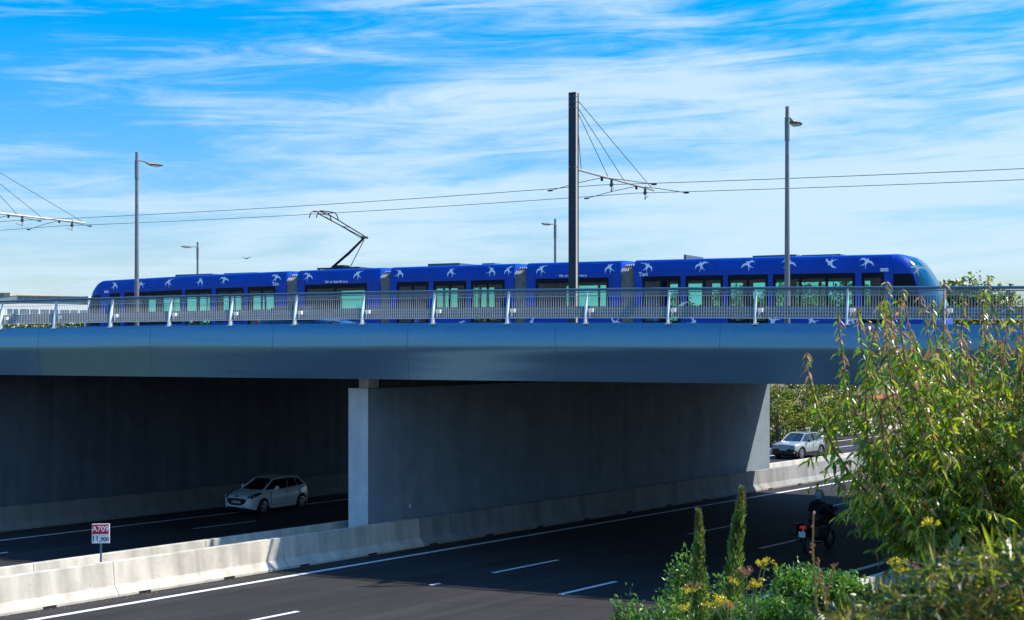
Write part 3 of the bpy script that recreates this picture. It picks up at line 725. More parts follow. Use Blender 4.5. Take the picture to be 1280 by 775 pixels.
# gangways
for a_l, a_r in ((-39.55,-38.92),(-34.43,-33.89),(-27.75,-27.18),(-22.93,-22.34)):
    xa, xb = a_l-TC, a_r-TC; mb = MB(); n = 14; pr = lambda e: [(-1.24+e,.45),(-1.24+e,3.0-e),(-1.0+e,3.2-e),(1.0-e,3.2-e),(1.24-e,3.0-e),(1.24-e,.45)]
    vv = []
    for i in range(n+1):
        x = xa+(xb-xa)*i/n; e = 0 if i % 2 == 0 else .06
        vv += [(x, y, z+zo(x)) for y, z in pr(e)]
    mb.add(vv, [(i*6+j, (i+1)*6+j, (i+1)*6+j+1, i*6+j+1) for i in range(n) for j in range(5)])
    g = mb.build('gangway', 'gang', tram)
    mb = MB()
    for i in range(5):
        x = xa + .05 + (xb-xa-.1)*i/5; mb.box(x, x+.07, -1.0, 1.0, 3.21+zo(x), 3.26+zo(x))
    mb.build('gangway_cap', 'gangcap', g)
# roof gear
for a_l, a_r, h in ((-32.2,-30.6,.13),(-29.5,-28.9,.08),(-17.6,-15.9,.09),(-15.7,-14.2,.07),(-46.5,-44.2,.12),(-43.5,-41.5,.07),(-20.4,-20.3,.2)):
    xa, xb = a_l-TC, a_r-TC; z = 3.42+zo(xa)-.02; mb = MB(); mb.box(xa, xb, -.95, .95, z, z+h); mb.build('roof_box', 'roofgear', tram, bevel=.02)
# pantograph
pg = MB(); bx_ = -37.3-TC; zb = 3.42+zo(bx_)
pg.box(bx_-1.1, bx_+1.2, -.55, -.45, zb+.06, zb+.12); pg.box(bx_-1.1, bx_+1.2, .45, .55, zb+.06, zb+.12); pg.box(bx_-1.0, bx_-.9, -.5, .5, zb+.06, zb+.12); pg.box(bx_+1.0, bx_+1.1, -.5, .5, zb+.06, zb+.12)
for x in (-1.0, -.5, .6, 1.1):
    for y in (-.5, .5): pg.tube([(bx_+x,y,zb-.02),(bx_+x,y,zb+.07)], .06, 6)
pg.box(bx_-.45, bx_+.15, -.25, .25, zb+.1, zb+.24)
pan = pg.build('pantograph', 'panto', tram)
knee = Vector((-36.15-TC, 0, 4.88)); foot = Vector((-37.95-TC, 0, zb+.15)); head = Vector((-38.4-TC, 0, 6.02))
mb = MB(); mb.tube([foot, foot.lerp(knee,.5)+Vector((.03,0,-.03)), knee], [.06,.065,.05], 8); mb.tube([foot+Vector((.95,.1,.02)), knee+Vector((-.1,.1,-.1))], .018, 6); mb.tube([knee+Vector((0,-.22,0)), knee+Vector((0,.22,0))], .055, 8); mb.build('lower_arm', 'panto', pan)
mb = MB()
for y in (-.32, .32): mb.tube([knee+Vector((0,y*.6,0)), head+Vector((.0,y*1.4,0))], .026, 6)
mb.tube([knee+Vector((-.15,0,-.05)), head+Vector((.1,0,-.12))], .016, 6); mb.tube([head+Vector((.0,-.45,0)), head+Vector((0,.45,0))], .025, 6); mb.tube([knee.lerp(head,.45)+Vector((0,-.3,0)), knee.lerp(head,.45)+Vector((0,.3,0))], .018, 5); mb.build('upper_arm', 'panto', pan)
mb = MB()
for dx in (-.2, .2):
    pts = [(head.x+dx, -.85, head.z-.22), (head.x+dx,-.74,head.z+.0), (head.x+dx,-.58,head.z+.11), (head.x+dx,0,head.z+.13), (head.x+dx,.58,head.z+.11), (head.x+dx,.74,head.z), (head.x+dx,.85,head.z-.22)]
    mb.tube(pts, .026, 6)
for y in (-.4, .4): mb.tube([(head.x-.3,y,head.z+.09),(head.x+.3,y,head.z+.09)], .02, 5); mb.tube([(head.x,y,head.z),(head.x,y,head.z+.1)], .02, 5)
mb.build('contact_head', 'panto', pan)
RT = (R(90), 0, 0)
def ttext(s_, a, z, size, body, bold=.0): text_mesh(s_, size, 'lettering', 'bird', body, (a-TC, -1.324, z+zo(a-TC)), RT, .002, bold=bold)
ttext('Tam', -21.95, 2.84, .22, bodyA, .005); ttext('Tam', -40.15, 2.84, .22, bodyE, .005)
ttext('2022', -12.5, 2.84, .15, bodyA, .008); ttext('2022', -50.6, 2.84, .15, bodyE, .008)
ttext('Ville de Saint Bressey', -25.05, 2.845, .145, bodyB, .004); ttext('Ville de Saint Bressey', -36.75, 2.845, .145, bodyD, .004)

# ------------------------------------------------------------------ cars
def interp(tab, x):
    if x <= tab[0][0]: return tab[0][1]
    for (a, va), (b, vb) in zip(tab, tab[1:]):
        if x <= b:
            t = (x-a)/(b-a); t = t*t*(3-2*t)*.4 + t*.6; return va + (vb-va)*t
    return tab[-1][1]
def make_car(name, label, loc, rz, paint, spec, group=None, zc=1.):
    L, W, H = spec['L'], spec['W'], spec['H']; hw = W/2
    root = thing(name, label, 'car', loc, rz, group)
    X = lambda d: L/2 - d                       # d = distance back from the nose
    top, wr, wheels, g = spec['top'], spec['wr'], spec['wheels'], spec['g']
    sts = sorted(set([round(i*.05,3) for i in range(int(L/.05)+1)] + [L, .02]))
    mb = MB(); rows = []
    for d in sts:
        e = min(d, L-d); rnd_ = 1 - .20*max(0, 1-e/.75)**2.2 - .16*max(0, 1-e/.16)**2
        w_ = hw*rnd_; zt = interp(top, d); zb = .20 + .10*max(0, 1-e/.3)
        arch = 0
        for wx in wheels:
            dd = abs(d-wx)
            if dd < wr+.06: arch = max(arch, math.sqrt((wr+.06)**2-dd*dd)+wr)
        zl = max(zb, arch)
        zs = min(zt-.10, .50*zt+.42)            # shoulder
        tuck = .03
        ring = [(w_-tuck-.01, max(zl, .0)), (w_-.012, max(zl+.012, .34)), (w_, max(zl+.02, .58)), (w_-.02, max(zl+.03, zs)), (w_-.07, max(zl+.035, zt-.045)), (w_-.16, zt), (w_*.5, zt+.025), (0, zt+.035)]
        full = [(-y, z) for y, z in ring] + [(y, z) for y, z in ring[-2::-1]]
        # front and rear faces lean a little
        lean = [0]*len(full)
        if e < .12:
            sg = 1 if d < L/2 else -1
            lean = [sg*(-.07*max(0, (z-.55)))*(1-e/.12) for y, z in full]
        rows.append([(X(d)+ln, y, z) for (y, z), ln in zip(full, lean)])
    n = len(rows[0]); vv = [p for r_ in rows for p in r_]
    fs = [(i*n+j, (i+1)*n+j, (i+1)*n+j+1, i*n+j+1) for i in range(len(rows)-1) for j in range(n-1)]
    fs.append(tuple(range(n))); fs.append(tuple((len(rows)-1)*n+j for j in range(n)))
    mb.add(vv, fs)
    body = mb.build('body', paint, root, smooth=True, fixn=True)
    # wheel wells, floor
    mb = MB(); mb.box(X(L-.25), X(.25), -hw+.12, hw-.12, .19, .62)
    for wx in wheels: mb.box(X(wx)-wr-.05, X(wx)+wr+.05, -hw+.1, hw-.1, .3, wr*2+.02)
    mb.build('underbody', 'trim', root)
    if spec.get('clad'):
        mb = MB()
        for wx in wheels:
            for s in (-1, 1):
                for k in range(12):
                    a0_, a1_ = math.pi*k/12, math.pi*(k+1)/12
                    def pp(a, r_, y): return (X(wx)+r_*math.cos(a), s*y, wr+r_*math.sin(a))
                    mb.add([pp(a0_,wr+.05,hw+.012),pp(a1_,wr+.05,hw+.012),pp(a1_,wr+.13,hw+.012),pp(a0_,wr+.13,hw+.012),pp(a0_,wr+.05,hw-.05),pp(a1_,wr+.05,hw-.05),pp(a1_,wr+.13,hw-.05),pp(a0_,wr+.13,hw-.05)],[(0,1,2,3),(4,7,6,5),(0,4,5,1),(2,6,7,3)])
        for s in (-1, 1): mb.box(X(wheels[1])+wr+.1, X(wheels[0])-wr-.1, s*(hw-.05), s*(hw+.008), .24, .42)
        mb.build('cladding', 'trim', body)
    # greenhouse
    gf, gr, rf, rr, zr, wb, wt = g['f'], g['r'], g['rf'], g['rr'], H, g['wb'], g['wt']
    zbF, zbR = interp(top, gf)+.02, interp(top, gr)+.0
    def ringp(d, z, w_): return d, z, w_
    beltz = lambda d: interp(top, min(max(d, gf), gr))+.015
    ns = 12; lo = []; hi = []
    for i in range(ns+1):
        t = i/ns; dl = gf+(gr-gf)*t; dh = rf+(rr-rf)*t
        wl = wb - .16*max(0, 1-t/.22)**2 - .10*max(0, (t-.85)/.15)**2
        wh = wt - .05*max(0, 1-t/.2)**2 - .05*max(0, (t-.85)/.15)**2
        zh = zr - .05*(1-t)**3 - .045*t**2 - (.0)
        lo.append((X(dl), wl, beltz(dl)-.03)); hi.append((X(dh), wh, zh-.035))
    # glass shell (slightly inside), painted roof
    for s in (-1, 1):
        mb = MB()
        for i in range(ns):
            a, b, c, d = lo[i], lo[i+1], hi[i+1], hi[i]
            m_ = lambda p_: (p_[0], s*p_[1], p_[2])
            mb.add([m_(a), m_(b), m_(c), m_(d)], [(0,1,2,3)])
        mb.build('side_window', 'carglass', root, fixn=False)
    def bowed(pa, pb, bulge, mb, nn=6, mi=0):    # windscreen / rear screen
        vv = []
        for j in range(nn+1):
            y = -1+2*j/nn
            vv.append((pa[0]+bulge*(1-y*y), y*pa[1], pa[2])); vv.append((pb[0]+bulge*.5*(1-y*y), y*pb[1], pb[2]))
        mb.add(vv, [(2*j, 2*j+2, 2*j+3, 2*j+1) for j in range(nn)], mi)
    mb = MB(); bowed(lo[0], hi[0], .14, mb); mb.build('windscreen', 'carglass', root, smooth=True)
    mb = MB(); bowed(lo[-1], hi[-1], -.06, mb); mb.build('rear_window', 'carglass', root, smooth=True)
    mb = MB(); vv = []; nn = 8
    for i in range(ns+1):
        x, w_, z = hi[i]
        for j in range(nn+1):
            y = -1+2*j/nn; vv.append((x+(.07*(1-y*y) if i == 0 else -.03*(1-y*y) if i == ns else 0), y*w_, z+.035*(1-y**4)))
    mb.add(vv, [(i*(nn+1)+j, (i+1)*(nn+1)+j, (i+1)*(nn+1)+j+1, i*(nn+1)+j+1) for i in range(ns) for j in range(nn)])
    roof = mb.build('roof', paint, root, smooth=True)
    mb = MB()   # pillars and rails
    for s in (-1, 1):
        q_ = lambda p_, o=0.: Vector((p_[0], s*(p_[1]+o), p_[2]))
        mb.tube([q_(lo[0]), q_(hi[0])], .038, 6)
        mb.tube([q_(hi[i]) for i in range(ns+1)], .028, 6)
        mb.tube([q_(lo[i], .004) for i in range(ns+1)], .026, 6)
        # rear pillar as a broad panel
        i0 = ns-spec.get('cpil', 2)
        mb.add([tuple(q_(lo[i0],.012)), tuple(q_(lo[ns],.012)), tuple(q_(hi[ns],.012)), tuple(q_(hi[i0+1],.012))], [(0,1,2,3)])
        mb.tube([q_(lo[ns]), q_(hi[ns])], .045, 6)
    mb.build('pillar', paint, root, smooth=True)
    mb = MB()
    for s in (-1, 1):
        im = ns//2; a = Vector((lo[im][0]-.05, s*(lo[im][1]+.01), lo[im][2]+.02)); b = Vector((hi[im-1][0]-.1, s*(hi[im-1][1]+.012), hi[im-1][2]))
        mb.tube([a, b], .035, 4)
    mb.build('middle_pillar', 'trim', root)
    # door lines, handles
    mb = MB()
    for s in (-1, 1):
        for dd in spec['doors']:
            mb.box(X(dd)-.006, X(dd)+.006, s*(hw-.04), s*(hw+.0015), .36, interp(top, dd)-.10)
        mb.box(X(spec['doors'][-1]), X(spec['doors'][0]), s*(hw-.03), s*(hw-.004), .33, .34)
    mb.build('door_gap', 'trim', body)
    mb = MB()
    for s in (-1, 1):
        for dd in spec['doors'][1:]: mb.box(X(dd)+.08, X(dd)+.25, s*(hw-.02), s*(hw+.02), .80, .83)
    mb.build('door_handle', paint, body, bevel=.005)
    for s in (-1, 1):
        mb = MB(); mx = X(gf+.55); my = s*(hw+.10); mb.lathe([(0,-.06),(.075,-.05),(.095,0),(.08,.05),(0,.06)], 10, c=(mx, my, beltz(gf)+.06), axis='x'); mb.tube([(mx,s*(hw-.07),beltz(gf)-.0),(mx,my,beltz(gf)+.03)], .02, 6)
        mb.build('mirror', spec.get('mirror', paint), root, smooth=True)
    # wheels
    for wx in wheels:
        for s in (-1, 1):
            wc = (X(wx), s*(hw-.12), wr)
            mb = MB(); mb.lathe([(wr-.1,-.1),(wr-.01,-.09),(wr,-.06),(wr,.06),(wr-.01,.09),(wr-.1,.1)], 24, c=wc, axis='y'); wh = mb.build('wheel', 'tyre', root, smooth=True, fixn=True)
            mb = MB(); yy = s*(hw-.02)
            mb.lathe([(wr-.095,-.012),(wr-.085,.0),(wr-.11,.006)], 20, c=(X(wx), yy, wr), axis='y', cap=False)
            for k in range(5):
                a = 2*math.pi*k/5+.3; ca, sa = math.cos(a), math.sin(a); r1 = wr-.1
                mb.add([(X(wx)+.04*sa, yy+s*.01, wr-.04*ca),(X(wx)-.04*sa, yy+s*.01, wr+.04*ca),(X(wx)+r1*ca-.03*sa, yy+s*.006, wr+r1*sa+.03*ca),(X(wx)+r1*ca+.03*sa, yy+s*.006, wr+r1*sa-.03*ca)], [(0,1,2,3)])
            mb.build('rim', 'rim', wh)
    spec['face'](root, body, X, hw)
    # tail lights
    for s in (-1, 1):
        mb = MB(); zt = interp(top, L-.15); mb.extr([(.0,-.07),(.0,-.22),(.10,-.25),(.16,-.16),(.06,-.06)], lambda u,v: (X(L-.02)+u, s*(hw*.60), zt+v), lambda u,v: (X(L-.05)+u, s*(hw*.86), zt+v)); mb.build('tail_light', 'red', root, fixn=True)
    mb = MB(); mb.box(X(L)-.012, X(L)+.02, -.26, .26, .55, .66); mb.build('number_plate', 'plate', root)
    return root
def hatch_face(root, body, X, hw):
    # grille: open mouth, plate, lower slot, fog lamps, swept headlights
    mb = MB(); fx = lambda y: X(0) - max(0, abs(y)-.53)*.5
    def patch(mb, poly, off=.012, dz=0):         # poly (y,z) laid over the curved nose
        n = len(poly); vv = [(fx(y)-.06*max(0,z-.55)+off, y, z) for y, z in poly]; vb = [(x-.08, y, z) for x, y, z in vv]
        mb.add(vv+vb, [tuple(range(n)), tuple(range(n,2*n))[::-1]] + [(i,(i+1)%n,n+(i+1)%n,n+i) for i in range(n)])
    patch(mb, [(-.56,.66),(-.40,.69),(0,.70),(.40,.69),(.56,.66),(.47,.50),(.30,.41),(0,.395),(-.30,.41),(-.47,.50)]); g_ = mb.build('grille', 'trim', root)
    mb = MB(); patch(mb, [(-.58,.30),(-.46,.335),(.46,.335),(.58,.30),(.46,.265),(-.46,.265)]); mb.build('lower_intake', 'trim', root)
    mb = MB(); patch(mb, [(-.24,.59),(.24,.59),(.24,.49),(-.24,.49)], .03); pl_ = mb.build('number_plate', 'plate', root)
    text_mesh('EW 941 BK', .09, 'lettering', 'ink', pl_, (X(0)+.032, 0, .54), (R(90), 0, R(90)), .004)
    mb = MB(); patch(mb, [(-.03,.80),(0,.83),(.03,.80),(.02,.75),(-.02,.75)], .03); mb.build('badge', 'trim', root)
    for s in (-1, 1):
        mb = MB(); pts = [(.06,.02,.50,.66),(.05,0,.62,.65)]
        a = [(X(.09), s*.50, .68), (X(.19), s*.75, .68), (X(.72), s*.845, .86), (X(.60), s*.77, .90), (X(.22), s*.60, .80)]
        b = [(x-.05, y*.93, z-.02) for x, y, z in a]; a = [(x+.05, y*1.03, z+.03) for x, y, z in a]
        n = 5; mb.add(a+b, [tuple(range(n)), tuple(range(n,2*n))[::-1]] + [(i,(i+1)%n,n+(i+1)%n,n+i) for i in range(n)])
        h_ = mb.build('headlight', 'trim', root, fixn=True)
        mb = MB()
        for (dx, yy, zz, rr_) in ((.17,.66,.725,.045),(.30,.74,.76,.04)): mb.lathe([(0,.0),(rr_,.0),(rr_*.8,.03),(0,.035)], 10, c=(X(dx)+.075, s*yy*1.03, zz+.04), axis='x')
        mb.build('lens', 'lens', h_, fixn=True)
        mb = MB(); mb.lathe([(0,0),(.055,0),(.05,.03),(0,.035)], 10, c=(X(.14), s*.66, .38), axis='x'); mb.build('fog_lamp', 'lens', root)
def suv_face(root, body, X, hw):
    mb = MB(); mb.box(X(.3), X(0)+.015, -hw*.84, hw*.84, .28, .66); mb.box(X(.5), X(.1), -hw*.97, hw*.97, .24, .52); g_ = mb.build('grille', 'trim', root, bevel=.04)
    mb = MB(); mb.box(X(.06), X(0)+.03, -.26, .26, .55, .66); pl_ = mb.build('number_plate', 'plate', root)
    text_mesh('GK 218 FR', .09, 'lettering', 'ink', pl_, (X(0)+.033, 0, .605), (R(90), 0, R(90)), .004)
    for s in (-1, 1):
        mb = MB(); mb.box(X(.14), X(.0)+.02, s*.40, s*hw*.86, .865, .905); mb.build('headlight', 'lens', root, bevel=.01)
        mb = MB(); mb.extr([(.55,.68),(.62,.68),(.80,.40),(.72,.40)], lambda u,v: (X(.2), s*u, v), lambda u,v: (X(.01)+.02, s*u, v)); mb.build('bumper_trim', 'rim', root, fixn=True)
        mb = MB(); mb.lathe([(0,0),(.07,0),(.06,.03),(0,.035)], 10, c=(X(.04), s*.84, .60), axis='x'); mb.build('lamp', 'lens', root)
    mb = MB(); mb.box(X(2.9), X(1.8), .60, .63, 1.615, 1.64); mb.box(X(2.9), X(1.8), -.63, -.60, 1.615, 1.64); mb.build('roof_bar', 'trim', root)
HATCH = dict(L=3.97, W=1.74, H=1.47, wr=.305, wheels=(.80, 3.33), top=[(0,.68),(.06,.73),(.25,.82),(.6,.91),(1.05,.99),(2.2,.985),(3.0,1.02),(3.6,1.06),(3.86,.98),(3.97,.62)],
             g=dict(f=.98, r=3.72, rf=1.75, rr=3.35, wb=.80, wt=.56), doors=(1.25, 2.25, 3.15), face=hatch_face, cpil=3)
SUVS = dict(L=4.35, W=1.82, H=1.60, wr=.345, wheels=(.85, 3.5), top=[(0,.88),(.06,.91),(.3,.97),(.7,1.02),(1.1,1.07),(2.2,1.06),(3.2,1.10),(3.95,1.13),(4.2,1.05),(4.35,.72)],
            g=dict(f=1.02, r=4.1, rf=1.85, rr=3.65, wb=.84, wt=.60), doors=(1.35, 2.4, 3.4), face=suv_face, clad=True, mirror='trim', cpil=3)
# white hatchback heads towards the camera on the far carriageway
Zc = 61.6; rr_ = (334-640)/1750
pc = -46.9; Zc = pc/(.778*rr_-.628); qc = .628*rr_*Zc + .778*Zc
white_car = make_car('hatchback_car', 'white hatchback driving in the shade beneath the bridge', PQ(pc, qc, -.3), MA+math.pi+R(8), 'carwhite', HATCH)
rr_ = (999-640)/1750; pc = -42.4; Zc = pc/(.778*rr_-.628); qc = .628*rr_*Zc + .778*Zc
make_car('suv_car', 'grey SUV with black wheel arches in sunlight beyond the bridge', PQ(pc, qc, -.3), MA+math.pi, 'cargrey', SUVS)
make_car('hatchback_car', 'dark blue car half hidden behind the railing in front of the tram', BX(-20.4, 4.2, 6.86), BA, 'carblue', HATCH)

# ------------------------------------------------------------------ kilometre sign
sg = thing('kilometre_sign', 'small red and white route sign reading A709 on a post between the barriers', 'road sign', (-11.63, 39.6, 0), R(8))
mb = MB(); mb.tube([(0,.03,-.05),(0,.03,1.8)], .032, 10); mb.build('post', 'galv', sg, smooth=True)
mb = MB(); mb.box(-.245,.245,-.02,.015,1.31,1.86); pl = mb.build('sign_plate', 'signwhite', sg, bevel=.008)
mb = MB(); mb.box(-.235,.215,-.025,-.0205,1.575,1.85); mb.build('red_field', 'signred', pl)
text_mesh('A709', .215, 'lettering', 'white', pl, (-.01,-.028,1.715), RT, .002, bold=.004)
text_mesh('11', .21, 'lettering', 'ink', pl, (-.15,-.026,1.45), RT, .002, bold=.003)
text_mesh(',900', .155, 'lettering', 'ink', pl, (.095,-.026,1.42), RT, .002, bold=.003)

# ------------------------------------------------------------------ motorcycle and rider
rm = (1023-640)/1750; pm = -21.5; Zm = pm/(.778*rm-.628); qm = .628*rm*Zm+.778*Zm
SC = 1.08
moto = thing('motorcycle', 'dark touring motorcycle with side boxes riding away in the shade at the right', 'motorcycle', PQ(pm, qm, 0), MA); moto.scale = (SC,)*3
for x in (-.72, .75):
    mb = MB(); pr = []
    for k in range(9): a = 2*math.pi*k/8; pr.append((.265+.055*math.cos(a), .065*math.sin(a)))
    mb.lathe(pr, 24, c=(x,0,.32), axis='y'); wh = mb.build('wheel', 'tyre', moto, smooth=True)
    mb = MB(); mb.lathe([(.03,-.05),(.2,-.02),(.22,0),(.2,.02),(.03,.05)], 16, c=(x,0,.32), axis='y'); mb.build('rim', 'rim', wh)
mb = MB(); mb.extr([(-.55,.85),(-.2,.78),(.2,.80),(.35,.98),(.55,1.05),(.7,.85),(.45,.45),(.1,.3),(-.35,.35),(-.6,.6),(-1.0,.78),(-1.0,.86)], lambda u,v: (u,-.15,v), lambda u,v: (u,.15,v)); mb.build('frame', 'trim', moto, bevel=.04, fixn=True)
mb = MB(); mb.box(-.75,.12,-.15,.15,.78,.88); mb.build('seat', 'blackcloth', moto, bevel=.04)
for s in (-1, 1):
    mb = MB(); mb.box(-.98,-.45,s*.24,s*.50,.55,.92); mb.build('pannier', 'trim', moto, bevel=.05)
    mb = MB(); mb.tube([(.55,s*.08,1.05),(.42,s*.25,1.12),(.33,s*.40,1.08)], .018, 6); mb.tube([(.42,s*.26,1.12),(.47,s*.36,1.3)], .01, 5); mb.box(.46,.49,s*.30,s*.42,1.26,1.36); mb.build('handlebar', 'trim', moto)
mb = MB(); mb.extr([(.55,1.0),(.72,.95),(.60,1.4),(.52,1.42)], lambda u,v: (u,-.2,v), lambda u,v: (u,.2,v)); mb.build('windshield', 'carglass', moto, fixn=True)
mb = MB(); mb.box(-1.06,-1.0,-.1,.1,.80,.88); mb.build('tail_light', 'redlit', moto, bevel=.01)
mb = MB(); mb.box(-1.10,-1.085,-.11,.11,.55,.73); mb.tube([(-1.0,0,.8),(-1.085,0,.6)], .02, 5); mb.build('number_plate', 'plate', moto)
for s in (-1, 1): 
    mb = MB(); mb.tube([(-.2,s*.2,.33),(-.9,s*.24,.42)], .05, 8); mb.build('exhaust', 'trim', moto)
mb = MB(); mb.tube([(.75,-.1,.32),(.5,-.1,1.05)], .025, 6); mb.tube([(.75,.1,.32),(.5,.1,1.05)], .025, 6); mb.build('fork', 'rim', moto)
def skin_figure(name, verts, edges, radii, mt, parent=None, root=0, sub=1):
    me = bpy.data.meshes.new(name); me.from_pydata(verts, edges, []); o = bpy.data.objects.new(name, me); COL.objects.link(o)
    if parent: o.parent = parent
    o.modifiers.new('skin', 'SKIN'); me.skin_vertices
    for i, r_ in enumerate(radii): me.skin_vertices[0].data[i].radius = (r_, r_) if not hasattr(r_, '__len__') else r_; me.skin_vertices[0].data[i].use_root = (i == root)
    s_ = o.modifiers.new('sub', 'SUBSURF'); s_.levels = sub; s_.render_levels = sub
    me.materials.append(M[mt]); return o
def rider():
    V = [(-.30,0,.98),(-.26,0,1.12),(-.16,0,1.30),(-.04,0,1.46),(.02,0,1.56),(.05,0,1.66),   # pelvis..neck,head base
         (-.24,.12,.96),(.14,.22,.86),(-.02,.20,.45),(.10,.21,.36),
         (-.24,-.12,.96),(.14,-.22,.86),(-.02,-.20,.45),(.10,-.21,.36),
         (-.03,.20,1.46),(.10,.34,1.24),(.32,.38,1.12),
         (-.03,-.20,1.46),(.10,-.34,1.24),(.32,-.38,1.12)]
    E_ = [(0,1),(1,2),(2,3),(3,4),(4,5),(0,6),(6,7),(7,8),(8,9),(0,10),(10,11),(11,12),(12,13),(3,14),(14,15),(15,16),(3,17),(17,18),(18,19)]
    rad = [(.17,.14),(.17,.13),(.19,.14),(.19,.13),.065,.06,.12,.085,.06,.05,.12,.085,.06,.05,.085,.06,.04,.085,.06,.04]
    o = skin_figure('person', V, E_, rad, 'blackcloth'); o.location = moto.location; o.rotation_euler = moto.rotation_euler; o.scale = (SC,)*3
    tag(o, 'rider in black with a pale helmet sitting on the dark motorcycle', 'person')
    mb = MB(); pr = [(0.001,-.15),(.08,-.145),(.115,-.10),(.135,-.02),(.138,.04),(.12,.10),(.08,.14),(.001,.16)]
    mb.lathe(pr, 18, c=(.08,0,1.76)); h = mb.build('helmet', 'helmet', o, smooth=True, fixn=True)
    mb = MB(); mb.extr([(.17,1.70),(.225,1.72),(.225,1.80),(.17,1.84)], lambda u,v: (u,-.09,v), lambda u,v: (u,.09,v)); mb.build('visor', 'carglass', h)
    for s in (-1, 1):
        mb = MB()
        mb.tube([(.31,s*.38,1.12),(.345,s*.39,1.10),(.37,s*.39,1.085)], [.03,.042,.035], 8)
        for k in range(4): y = s*(.355+.024*k); mb.tube([(.37,y,1.105),(.385,y,1.08),(.365,y,1.055),(.34,y,1.06)], [.012,.012,.011,.009], 5)
        mb.tube([(.34,s*.34,1.10),(.325,s*.33,1.07),(.345,s*.335,1.05)], .012, 5)
        mb.build('glove', 'glove', o)
rider()

# ------------------------------------------------------------------ foliage helpers
def leaf(mb, p, d, up, L, W, mi, droop=0.3, fold=.35):
    d = d.normalized(); sd_ = d.cross(up)
    if sd_.length < 1e-3: sd_ = Vector((1,0,0))
    sd_.normalize(); nn = sd_.cross(d)
    tip = p + d*L - Vector((0,0,1))*droop*L*.5; mid = p + d*L*.45 - Vector((0,0,1))*droop*L*.08
    a = mid + sd_*W*.5 + nn*W*fold; b = mid - sd_*W*.5 + nn*W*fold
    mb.add([p, a, tip, b, mid], [(0,1,4),(1,2,4),(2,3,4),(3,0,4)], mi)
def rv(r): return Vector((r.gauss(0,1), r.gauss(0,1), r.gauss(0,1))).normalized()

